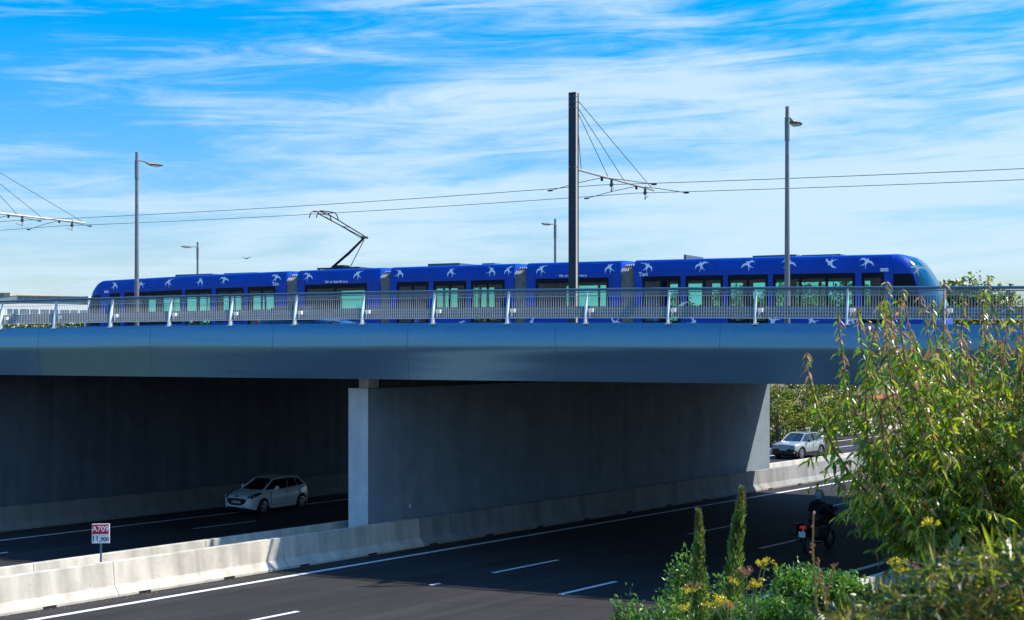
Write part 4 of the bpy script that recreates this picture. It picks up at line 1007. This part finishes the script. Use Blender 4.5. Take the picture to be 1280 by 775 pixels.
# the large narrow-leaved shrub at the right
def leaf2(mb, p, d, r, L, W, mi, droop):
    d = d.normalized(); sd_ = d.cross(rv(r))
    if sd_.length < 1e-3: sd_ = Vector((1,0,0))
    sd_.normalize(); nn = sd_.cross(d); z = Vector((0,0,-1))
    a, b, t = p+d*L*.32+z*droop*L*.06, p+d*L*.68+z*droop*L*.30, p+d*L*.92+z*droop*L*.72
    mb.add([p, a+sd_*W*.5+nn*W*.15, a-sd_*W*.5+nn*W*.15, b+sd_*W*.40+nn*W*.12, b-sd_*W*.40+nn*W*.12, t, a, b],
           [(0,6,1),(0,2,6),(1,6,7,3),(6,2,4,7),(3,7,5),(7,4,5)], mi)
def willow():
    r = random.Random(21)
    base = Vector((4.15, 11.3, 5.0))
    root = thing('leafy_shrub', 'large narrow-leaved shrub with reddish shoots filling the right side', 'shrub', base)
    st = MB(); lf = MB()
    tips = []
    # long leading shoots: (px, py) silhouettes turned to metres at about 11 m
    for px, py in ((1008,458),(1022,520),(1048,402),(1052,470),(1072,400),(1085,420),(1108,368),(1112,402),(1128,378),(1150,385),(1165,392),(1180,372),(1196,420),(1205,398),(1236,362),(1240,400),(1262,412),(1278,395),(1300,380),(1330,370),(1360,400),(1400,420),(1440,470),(1045,600)):
        Z = 11.3 + r.uniform(-.9, .9); tips.append(Vector(((px-640)/1750*Z, Z, CAMZ-(py-432)/1750*Z)))
    for i in range(150):
        Z = 11.3 + r.uniform(-1.2, 1.2); px = r.uniform(1030, 1440); py = r.uniform(455, 640) if i < 90 else r.uniform(375, 480)
        if i >= 90: px = r.uniform(1085, 1440)
        if px < 1075: px += 40; py = min(py+40, 600)
        tips.append(Vector(((px-640)/1750*Z, Z, CAMZ-(py-432)/1750*Z)))
    for t in tips:
        t = t - base; t.z *= 1.07; foot = Vector((r.gauss(0,.18), r.gauss(0,.18), 0))
        hub = foot + Vector((t.x*.62, t.y*.6, t.z*.22))
        pts = []; n = 16
        bend = Vector((r.gauss(0,.06), r.gauss(0,.06), 0))
        for k in range(n+1):
            s = k/n
            p_ = foot*(1-s)**2 + (hub+Vector((t.x*.28, t.y*.25, .1)))*2*s*(1-s) + t*s*s
            p_ = p_ + bend*math.sin(s*math.pi) + Vector((0,0,-.05*max(0, s-.85)/.15*(1 if r.random() < .6 else .3)))
            pts.append(p_)
        st.tube(pts, [.010*(1-.85*k/n)+.0022 for k in range(n+1)], 4, mi=0)
        Ltot = sum((pts[k+1]-pts[k]).length for k in range(n))
        cnt = int(Ltot*42)
        for c in range(cnt):
            s = 1 - (c/cnt)**1.1*.8; k = min(n-1, int(s*n)); f = s*n-k; p_ = pts[k].lerp(pts[k+1], f); ax = (pts[k+1]-pts[k]).normalized()
            ang = c*2.4+r.uniform(-.4,.4); o_ = Vector((math.cos(ang), math.sin(ang), 0)); d_ = (o_*.8 + ax*.35 - Vector((0,0,r.uniform(.2,1.3)))).normalized()
            mi = 0 if r.random() < .45 else (1 if r.random() < .35 else 2)
            if s > .85 and r.random() < .4: mi = 3
            elif r.random() < .10: mi = 3
            L = r.uniform(.055,.115)*(1 if s < .9 else .8)
            leaf2(lf, p_, d_, r, L, L*r.uniform(.20,.30), mi, r.uniform(.2,1.1))
        # side twigs lower down
        for c in range(r.randint(6, 10)):
            s = r.uniform(.25, .85); k = min(n-1, int(s*n)); p_ = pts[k]
            ang = r.uniform(0, 6.28); d_ = Vector((math.cos(ang)*.8, math.sin(ang)*.8, r.uniform(-.1,.8))).normalized(); tl = r.uniform(.2,.5)
            q_ = [p_ + d_*tl*u - Vector((0,0,.12*u*u)) for u in (0,.35,.7,1)]
            st.tube(q_, [.004,.0035,.0025,.0015], 3, mi=0)
            for c2 in range(int(tl*48)):
                u = .15+.85*c2/(tl*48); pp = p_ + d_*tl*u - Vector((0,0,.12*u*u)); a2 = c2*2.4; dd = (Vector((math.cos(a2), math.sin(a2), 0))*.8 + d_*.4 - Vector((0,0,r.uniform(.1,1.1)))).normalized()
                L = r.uniform(.05,.10); mi = r.choice((0,0,1,2,2)); mi = 3 if r.random() < .05 else mi
                leaf2(lf, pp, dd, r, L, L*r.uniform(.22,.32), mi, r.uniform(.1,.9))
    for k in range(6):
        t = Vector((r.uniform(-1,1), r.uniform(-.6,.6), r.uniform(.9,1.4))); st.tube([(r.gauss(0,.1),r.gauss(0,.1),0), t*.5+Vector((0,0,.1)), t], [.035,.025,.012], 6)
    st.build('branch', 'twig', root); lf.build('foliage', ['leafA','leafB','leafC','leafD'], root)
willow()

def at(px, py, Z): return Vector(((px-640)/1750*Z, Z, CAMZ-(py-432)/1750*Z))
def gz(P):
    p = .778*P.x-.628*P.y; q = .628*P.x+.778*P.y; return ground_h(p, q)
def small_bush(px, py, Z, rw, label, seed, dens=1., leafL=.055, group=None, brights=.5):
    r = random.Random(seed); top = at(px, py, Z); g = gz(top); h = top.z-g
    base = Vector((top.x, top.y, g)); root = thing('leafy_bush', label, 'bush', base, 0, group); st = MB(); lf = MB()
    n = int(75*dens)
    for i in range(n):
        a = r.uniform(0, 6.28); rr = rw*math.sqrt(r.random()); hh = h*(1-.32*(rr/rw)**2)*r.uniform(.72, 1.0) if i else h
        if i == 0: rr = 0
        t = Vector((rr*math.cos(a), rr*math.sin(a), hh)); c = Vector((rr*.3*math.cos(a), rr*.3*math.sin(a), hh*.55)); pts = [Vector((0,0,0))*(1-s)**2 + c*2*s*(1-s) + t*s*s for s in (0,.2,.4,.6,.8,1)]
        st.tube(pts, [.008,.007,.006,.0045,.003,.0015], 4)
        m_ = int(55)
        for k in range(m_):
            s = 1-.75*(k/m_); c0 = Vector((0,0,0))*(1-s)**2 + c*2*s*(1-s) + t*s*s + rv(r)*.055
            d_ = (rv(r)+Vector((0,0,.7))).normalized(); L = leafL*r.uniform(.6,1.2); leaf(lf, c0, d_, rv(r), L, L*.5, 1 if r.random() < brights else 0, droop=.1, fold=.2)
    st.build('branch', 'bark', root); lf.build('foliage', ['oakA','oakB'], root); return root
GB = 'small-leaved bushes below the bridge'
small_bush(788, 734, 13.5, .28, 'small round green bush, leftmost plant at the bottom edge', 31, .8, group=GB)
small_bush(858, 680, 14.2, .27, 'upright bright green bush left of the shorter cypress shoot', 32, 1.1, group=GB)
small_bush(838, 742, 13., .32, 'low green bush between the leftmost bush and the upright one', 33, .9, group=GB)
small_bush(905, 715, 14.6, .26, 'small leafy bush standing between the two cypress shoots', 34, .8, group=GB)
small_bush(1000, 703, 13.4, .36, 'spreading green bush right of the taller cypress shoot', 35, 1.2, group=GB)
small_bush(1045, 715, 12.8, .36, 'green bush at the lower left foot of the large shrub', 36, 1.2, group=GB)
small_bush(965, 745, 12.4, .4, 'low bush in front of the sunlit barrier end with thin stalks above', 37, 1.2, group=GB)
small_bush(1100, 752, 10.5, .4, 'shaded low bush beneath the large shrub', 38, 1., group=GB, brights=.2)

def cypress(px, py, Z, wd, label, seed, lean):
    r = random.Random(seed); top = at(px, py, Z); base = Vector((top.x-lean, top.y, gz(top))); h = top.z-base.z
    root = thing('young_cypress', label, 'cypress', base, 0, 'young cypress shoots'); st = MB(); lf = MB()
    ax = lambda s: Vector((lean*s*s, 0, h*s))
    st.tube([ax(s/8) for s in range(9)], [.014*(1-s/9) for s in range(9)], 6)
    for k in range(5200):
        s = r.random()**.9; rad = wd*(1-s)**.55*(.45+.55*min(1, s*5))*math.sqrt(r.random())*(1 if s < .88 else .8)
        a = r.uniform(0, 6.28); rad *= 1+.28*math.sin(s*31+a*2)*math.sin(s*17+a); p_ = ax(s)+Vector((rad*math.cos(a), rad*math.sin(a), 0)); d_ = Vector((math.cos(a)*.5, math.sin(a)*.5, 1))+rv(r)*.3
        mi = 2 if (s > .86 and r.random() < .7) or r.random() < .06 else (1 if r.random() < .4 else 0)
        L = r.uniform(.025,.065); leaf(lf, p_, d_, rv(r), L, L*.2, mi, droop=0, fold=.5)
    for k in range(10):
        s = r.uniform(.88,1); lf.add([ax(s), ax(s)+Vector((r.uniform(-.03,.03),0,.08)), ax(s)+Vector((.006,0,.01))], [(0,1,2)], 2)
    st.build('stem', 'bark', root); lf.build('foliage', ['cyp','cypB','cypT'], root)
cypress(873, 640, 13.6, .085, 'shorter slender cypress shoot, left of the pair', 41, -.02)
cypress(928, 612, 13.2, .11, 'taller slender cypress shoot, right of the pair', 42, .10)

def fennel(px, py, Z, label, seed, heads):
    r = random.Random(seed); top = at(px, py, Z); g = gz(top)-.02; base = Vector((top.x+r.uniform(-.1,.1), top.y, g))
    root = thing('yellow_flower_plant', label, 'flower', base, 0, 'yellow flowering weeds'); st = MB(); fl = MB()
    hub = Vector((0,0,(top.z-g)*.62)); st.tube([(0,0,0), hub*.5+Vector((.01,0,0)), hub], [.006,.005,.004], 5)
    for (hx, hy, kind) in heads:
        fl = MB(); t = at(hx, hy, Z)-base; st.tube([hub*.75, (hub+t)*.5+Vector((r.uniform(-.02,.02),0,0)), t], [.005,.004,.003], 5)
        for k in range(9):
            o_ = Vector((r.gauss(0,.028), r.gauss(0,.028), r.uniform(0,.03))); q_ = t+o_; st.tube([t-Vector((0,0,.02)), q_], .0012, 3)
            for j in range(9):
                c = q_+rv(r)*.009; leaf(fl, c, rv(r)+Vector((0,0,.6)), rv(r), .012, .010, 0, droop=0)
        fl.build('flower_head', ['yellow','dryflower'][kind], root)
    st.build('stalk', 'twiggreen', root)
fennel(862, 745, 8.5, 'yellow umbel flowers on thin stalks in front of the shorter cypress shoot', 51, ((858,740,0),(866,735,1),(853,762,0),(905,757,1)))
fennel(898, 752, 8.2, 'cluster of yellow flower heads low between the cypress shoots', 52, ((895,750,0),(902,755,0),(890,757,0),(912,760,1)))
fennel(935, 715, 8.8, 'branched yellow flower heads right of the taller cypress shoot', 53, ((921,729,0),(942,734,0),(946,731,0),(953,705,0),(956,709,0),(934,719,1),(928,716,1)))
fennel(1150, 690, 6.5, 'yellow flowered stalk rising before the large shrub', 54, ((1168,657,0),(1126,708,0),(1140,712,1),(1128,715,0)))

def stalk(pts, Z, label, seed, mt='twigorange'):
    r = random.Random(seed); P = [at(x, y, Z) for x, y in pts]; b = P[0].copy(); b.z = gz(b)-.02; b.y = P[0].y
    root = thing('dry_stalk', label, 'stalk', b, 0, 'dry stalks'); mb = MB(); q_ = [Vector((0,0,0))]+[p-b for p in P]
    mb.tube(q_, [.006]+[.005*(1-.5*i/len(P)) for i in range(len(P))], 5); mb.build('stem', mt, root)
    mb = MB()
    for i in range(22):
        k = r.randint(1, len(q_)-2); p_ = q_[k].lerp(q_[k+1], r.random()); leaf(mb, p_, rv(r)+Vector((0,0,.8)), rv(r), .025, .009, 0, 0)
    mb.build('seed_pod', 'dryflower', root)
stalk([(1022,790),(1019,730),(1016,680),(1017,640)], 6.2, 'tall thin orange stalk in front of the motorcycle', 61)
stalk([(1040,800),(1030,745),(1024,722),(1023,698)], 6.4, 'shorter bent stalk beside the tall orange one', 62)
stalk([(1048,790),(1032,750),(1040,715),(1046,705)], 6.6, 'branching dry stalk with brown seed head by the tall orange one', 63)

# blurred grass and weeds on the bank right in front
def bank_grass():
    r = random.Random(71); mb = MB()
    for i in range(48000):
        Z = r.uniform(4.0, 10.0); px = r.uniform(1045, 1420)
        topy = 780 if px < 1040 else (780-(px-1040)*.42 if px < 1130 else (742-(px-1130)*.7 if px < 1180 else 707-(px-1180)*.2)); topy -= r.uniform(0, 14)
        t = at(px, topy + r.random()**.8*75, Z); 
        L = r.uniform(.03,.12); d_ = (rv(r)*1.3+Vector((0,0,.6))).normalized(); p_ = t - d_*L
        if p_.z < gz(t)-.1 or t.z > gz(t)+1.5: continue
        mi = r.choice((0,0,1,2,2,2,3)); W = r.uniform(.004,.012) if mi != 2 else r.uniform(.014,.03)
        if mi == 2: L *= .45
        leaf(mb, p_, d_, rv(r), L, W, mi, droop=r.uniform(0,.5))
    for i in range(260):
        Z = r.uniform(3.2, 8.5); px = r.uniform(1050, 1420); t = at(px, r.uniform(700, 790), Z); g = gz(t)
        if t.z > g+1.4: continue
        mb.tube([(t.x+r.uniform(-.5,.5),t.y,g-.03),(t.x,t.y,(g+t.z)/2),t], [.004,.003,.0015], 3, mi=1)
    o = mb.build('grass', ['grass','straw','weed','leafC']); tag(o, 'tangled dry grass and weeds out of focus at the lower right corner', 'grass', kind='stuff')
bank_grass()
def slope_cover():
    r = random.Random(72); mb = MB()
    for i in range(16000):
        q = r.uniform(-4, 34); p = r.uniform(-14.5, -2); P = PQ(p, q, 0); 
        if P.y < 9 or (P.y < 17 and P.x/P.y < .25): continue
        P.z = ground_h(p, q)-.05; L = r.uniform(.1,.32); leaf(mb, P, rv(r)*.5+Vector((0,0,1)), rv(r), L, .02, r.choice((0,0,1,2)), droop=r.uniform(0,.6))
    for i in range(9000):
        q = r.uniform(62, 190); p = r.uniform(-66, -50.6); P = PQ(p, q, 0); P.z = ground_h(p, q)-.1; L = r.uniform(.4,1.1); leaf(mb, P, rv(r)*.5+Vector((0,0,1)), rv(r), L, .16, r.choice((0,1,1,2)), droop=r.uniform(0,.6))
    o = mb.build('grass', ['grass','straw','weed']); tag(o, 'rough grass growing on the motorway slopes', 'grass', kind='stuff')
slope_cover()

# ------------------------------------------------------------------ trees
def make_tree(h, rw, seed, n=3200, lsz=.34, mats=('treeA','treeB','treeC'), low=.12):
    r = random.Random(seed); root = thing('tree', 'x', 'tree', (0,0,0), 0, 'trees beyond the bridge'); tr = MB(); lf = MB()
    tr.tube([(0,0,-.3),(.05,0,h*.2),(0,.05,h*.45),(.1,0,h*.7)], [.2,.16,.11,.04], 8)
    clumps = []
    for i in range(26):
        a = r.uniform(0, 6.28); zz = r.uniform(low, 1.0); rr = rw*math.sqrt(max(.02, 1-((zz-.42)/.62)**2))*r.uniform(.35,.95)
        c = Vector((rr*math.cos(a), rr*math.sin(a), h*zz*.92)); clumps.append((c, rw*r.uniform(.22,.42), r.choice((0,0,1,2))))
        if i % 2: tr.tube([(0,0,h*min(.6, zz*.5)), c*.6+Vector((0,0,h*.1)), c], [.07,.045,.02], 5)
    for k in range(n):
        c, cr, mi = clumps[k % len(clumps)]; d = rv(r); p_ = c + Vector((d.x, d.y, d.z*.75))*cr*r.random()**.4
        m_ = mi if r.random() < .6 else r.choice((0,1,2)); L = lsz*r.uniform(.5,1.3); leaf(lf, p_, rv(r)+d*.6, rv(r), L, L*.7, m_, droop=.2, fold=.15)
    tr.build('trunk', 'bark', root); lf.build('crown', list(mats), root); return root
T = [make_tree(8.6, 3.4, 81), make_tree(7.4, 3.0, 82), make_tree(9.5, 2.6, 83)]
used = [False]*3
def put_tree(k, px, Z, ytop, label, z=None):
    hs_ = (8.6, 7.4, 9.5)[k]
    o = T[k] if not used[k] else copy_tree(T[k]); used[k] = True
    P = at(px, ytop, Z); g = gz(P); sc = (P.z-g)/hs_; o.location = (P.x, P.y, g); o.scale = (sc, sc, sc); o.rotation_euler = (0,0,px*.37); o['label'] = label
TR = [(0,1204,152,341,'yellow-green tree showing above the railing just right of the tram nose'),(1,1232,150,356,'lower bushy tree at the right side of the one beside the tram nose'),
 (1,1182,150,349,'tree partly hidden behind the nose of the tram'),(2,1262,165,396,'small dark tree seen through the railing near the right edge'),
 (0,1100,150,352,'tree seen through the front door glass of the tram'),(1,1062,148,350,'tree seen through the right end of the front car long window'),(0,1020,150,350,'tree seen through the middle of the front car long window'),(1,985,146,352,'tree seen behind the right street lamp through the tram glass'),
 (0,940,150,354,'tree seen through the second door of the front car'),(1,896,150,358,'tree seen through the short window of the front car'),(0,850,156,362,'leftmost of the trees seen through the front car'),
 (1,972,100,482,'bright bushy tree right beside the far end of the pier'),(0,1004,104,470,'dark tree beneath the bridge above the grey car roof'),(1,1036,108,474,'tree under the bridge edge at the left of the large shrub'),(2,1070,112,470,'tree beneath the bridge half covered by the large shrub'),(1,1150,128,470,'tree under the bridge fully veiled by the large shrub leaves')]
for t in TR:
    k, px, Z, y, lb = t
    put_tree(k, px, Z, y, lb)
# low shrubs on the far verge below the trees
# hedge beyond the bridge at the left
def hedge():
    r = random.Random(91); A, B_ = at(-80, 410, 98), at(118, 410, 90); root = thing('hedge', 'long green hedge seen under the railing at the left', 'hedge', (A.x, A.y, 6.0)); lf = MB(); st = MB()
    for k in range(7000):
        s = r.random(); P = A.lerp(B_, s); P.z = r.uniform(6.2, 8.75+.2*math.sin(s*40)); P.y += r.uniform(-.6,.6); P.x += r.uniform(-.3,.3)
        L = r.uniform(.12,.3); leaf(lf, P-Vector((A.x,A.y,6.0)), rv(r), rv(r), L, L*.6, r.choice((0,0,2,1)), droop=.1)
    for k in range(24):
        P = A.lerp(B_, k/23)-Vector((A.x,A.y,6.0)); st.tube([(P.x,P.y,.0),(P.x+.1,P.y,2.3)], .04, 5)
    lf.build('foliage', ['treeA','treeB','leafC'], root); st.build('stem', 'bark', root)
hedge()

# ------------------------------------------------------------------ buildings
def facade(px0, px1, Z, ytop, ybot):   # world extents of a far facade
    a = at(px0, ytop, Z); b = at(px1, ybot, Z); return a.x, b.x, b.z, a.z
def office():
    Z = 180; root = thing('office_building', 'low white office building with a dark glazed upper floor behind the railing at the left', 'building', (at(62,400,Z).x, Z, 6.0), R(32))
    k = Z/1750; X_ = lambda px: (px-62)*k*1.36; Zz = lambda py: CAMZ+(432-py)*k-6.0
    mb = MB(); mb.box(X_(-60), X_(108), 0, 14, -.5, Zz(380)); wall = mb.build('wall', 'wallwhite', root)
    for a, b in ((3,11),(12,20),(25,34),(36,52),(54,70),(72,88),(90,104)):
        mb = MB(); mb.box(X_(a), X_(b), -.05, .05, Zz(393), Zz(387)); wd = mb.build('window', 'facadeglass', wall)
        mb = MB(); mb.box(X_((a+b)/2)-.06, X_((a+b)/2)+.06, -.09, -.055, Zz(393), Zz(387)); mb.build('mullion', 'wallwhite', wall)
    mb = MB(); mb.box(X_(35), X_(98.5), 1.2, 12, Zz(380)+.003, Zz(370.5)); up = mb.build('upper_floor', 'facadeglass', root)
    mb = MB()
    for i in range(11): mb.box(X_(37+i*5.8), X_(38+i*5.8), 1.12, 1.195, Zz(380)+.01, Zz(372)); 
    mb.box(X_(34.5), X_(99), .9, 12.3, Zz(370.5)+.003, Zz(369.5)); mb.build('mullion', 'roofgear', up)
    mb = MB(); mb.box(X_(98.7), X_(108), .6, 12, Zz(380)+.003, Zz(368.8)); bl = mb.build('stair_block', 'wallwhite', root)
    mb = MB(); mb.box(X_(100.5), X_(104), .55, .65, Zz(380), Zz(376)); mb.build('window', 'facadeglass', bl)
office()
def tower():
    Z = 210; k = Z/1750; root = thing('office_building', 'taller block with dark glass and beige end wall at the far left edge', 'building', (at(0,400,Z).x, Z, 6.0), R(-20))
    Zz = lambda py: CAMZ+(432-py)*k-6.0
    mb = MB(); mb.box(-40*k, 15.5*k, 0, 12, -.5, Zz(366)); wall = mb.build('wall', 'wallbeige', root)
    mb = MB(); mb.box(-38*k, 4.8*k, -.12, -.003, Zz(400), Zz(366.3)); mb.build('curtain_glass', 'facadeglass', root)
    mb = MB()
    for i in range(8): mb.box((-36+i*5)*k, (-35.6+i*5)*k, -.2, -.125, Zz(399), Zz(367))
    mb.box(-38*k, 4.8*k, -.2, -.125, Zz(376), Zz(375.4)); mb.build('mullion', 'roofgear', root)
tower()
def house():
    Z = 128.; k = Z/1750; root = thing('small_house', 'small white house with terracotta eaves seen through the large shrub', 'house', (at(1105,535,Z).x, Z, 0.), R(-8))
    Zz = lambda py: CAMZ+(432-py)*k
    mb = MB(); mb.box(-2.6, 3.2, 0, 6, -.5, Zz(498)); wall = mb.build('wall', 'wallwhite', root)
    mb = MB(); mb.box(-1.2, -.3, -.04, .03, Zz(518), Zz(508)); mb.box(1., 1.9, -.04, .03, Zz(518), Zz(508)); mb.build('window', 'facadeglass', wall)
    mb = MB(); mb.extr([(-.5,Zz(498)+.003),(3,Zz(494.5)),(6.5,Zz(498)+.003),(6.5,Zz(499.5)),(-.5,Zz(499.5))], lambda u,v: (-3.0,u,v), lambda u,v: (3.6,u,v)); mb.build('roof', 'terracotta', root, fixn=True)
house()
# a distant bird
mb = MB(); mb.add([(0,.2,0),(-.35,0,.12),(0,-.15,0),(.35,0,.12),(0,0,-.06)], [(0,1,4),(1,2,4),(0,4,3),(4,2,3)]); o = mb.build('bird', 'ink', loc=at(308,323,90)); tag(o, 'tiny dark bird flying in the sky above the rear of the tram', 'bird')
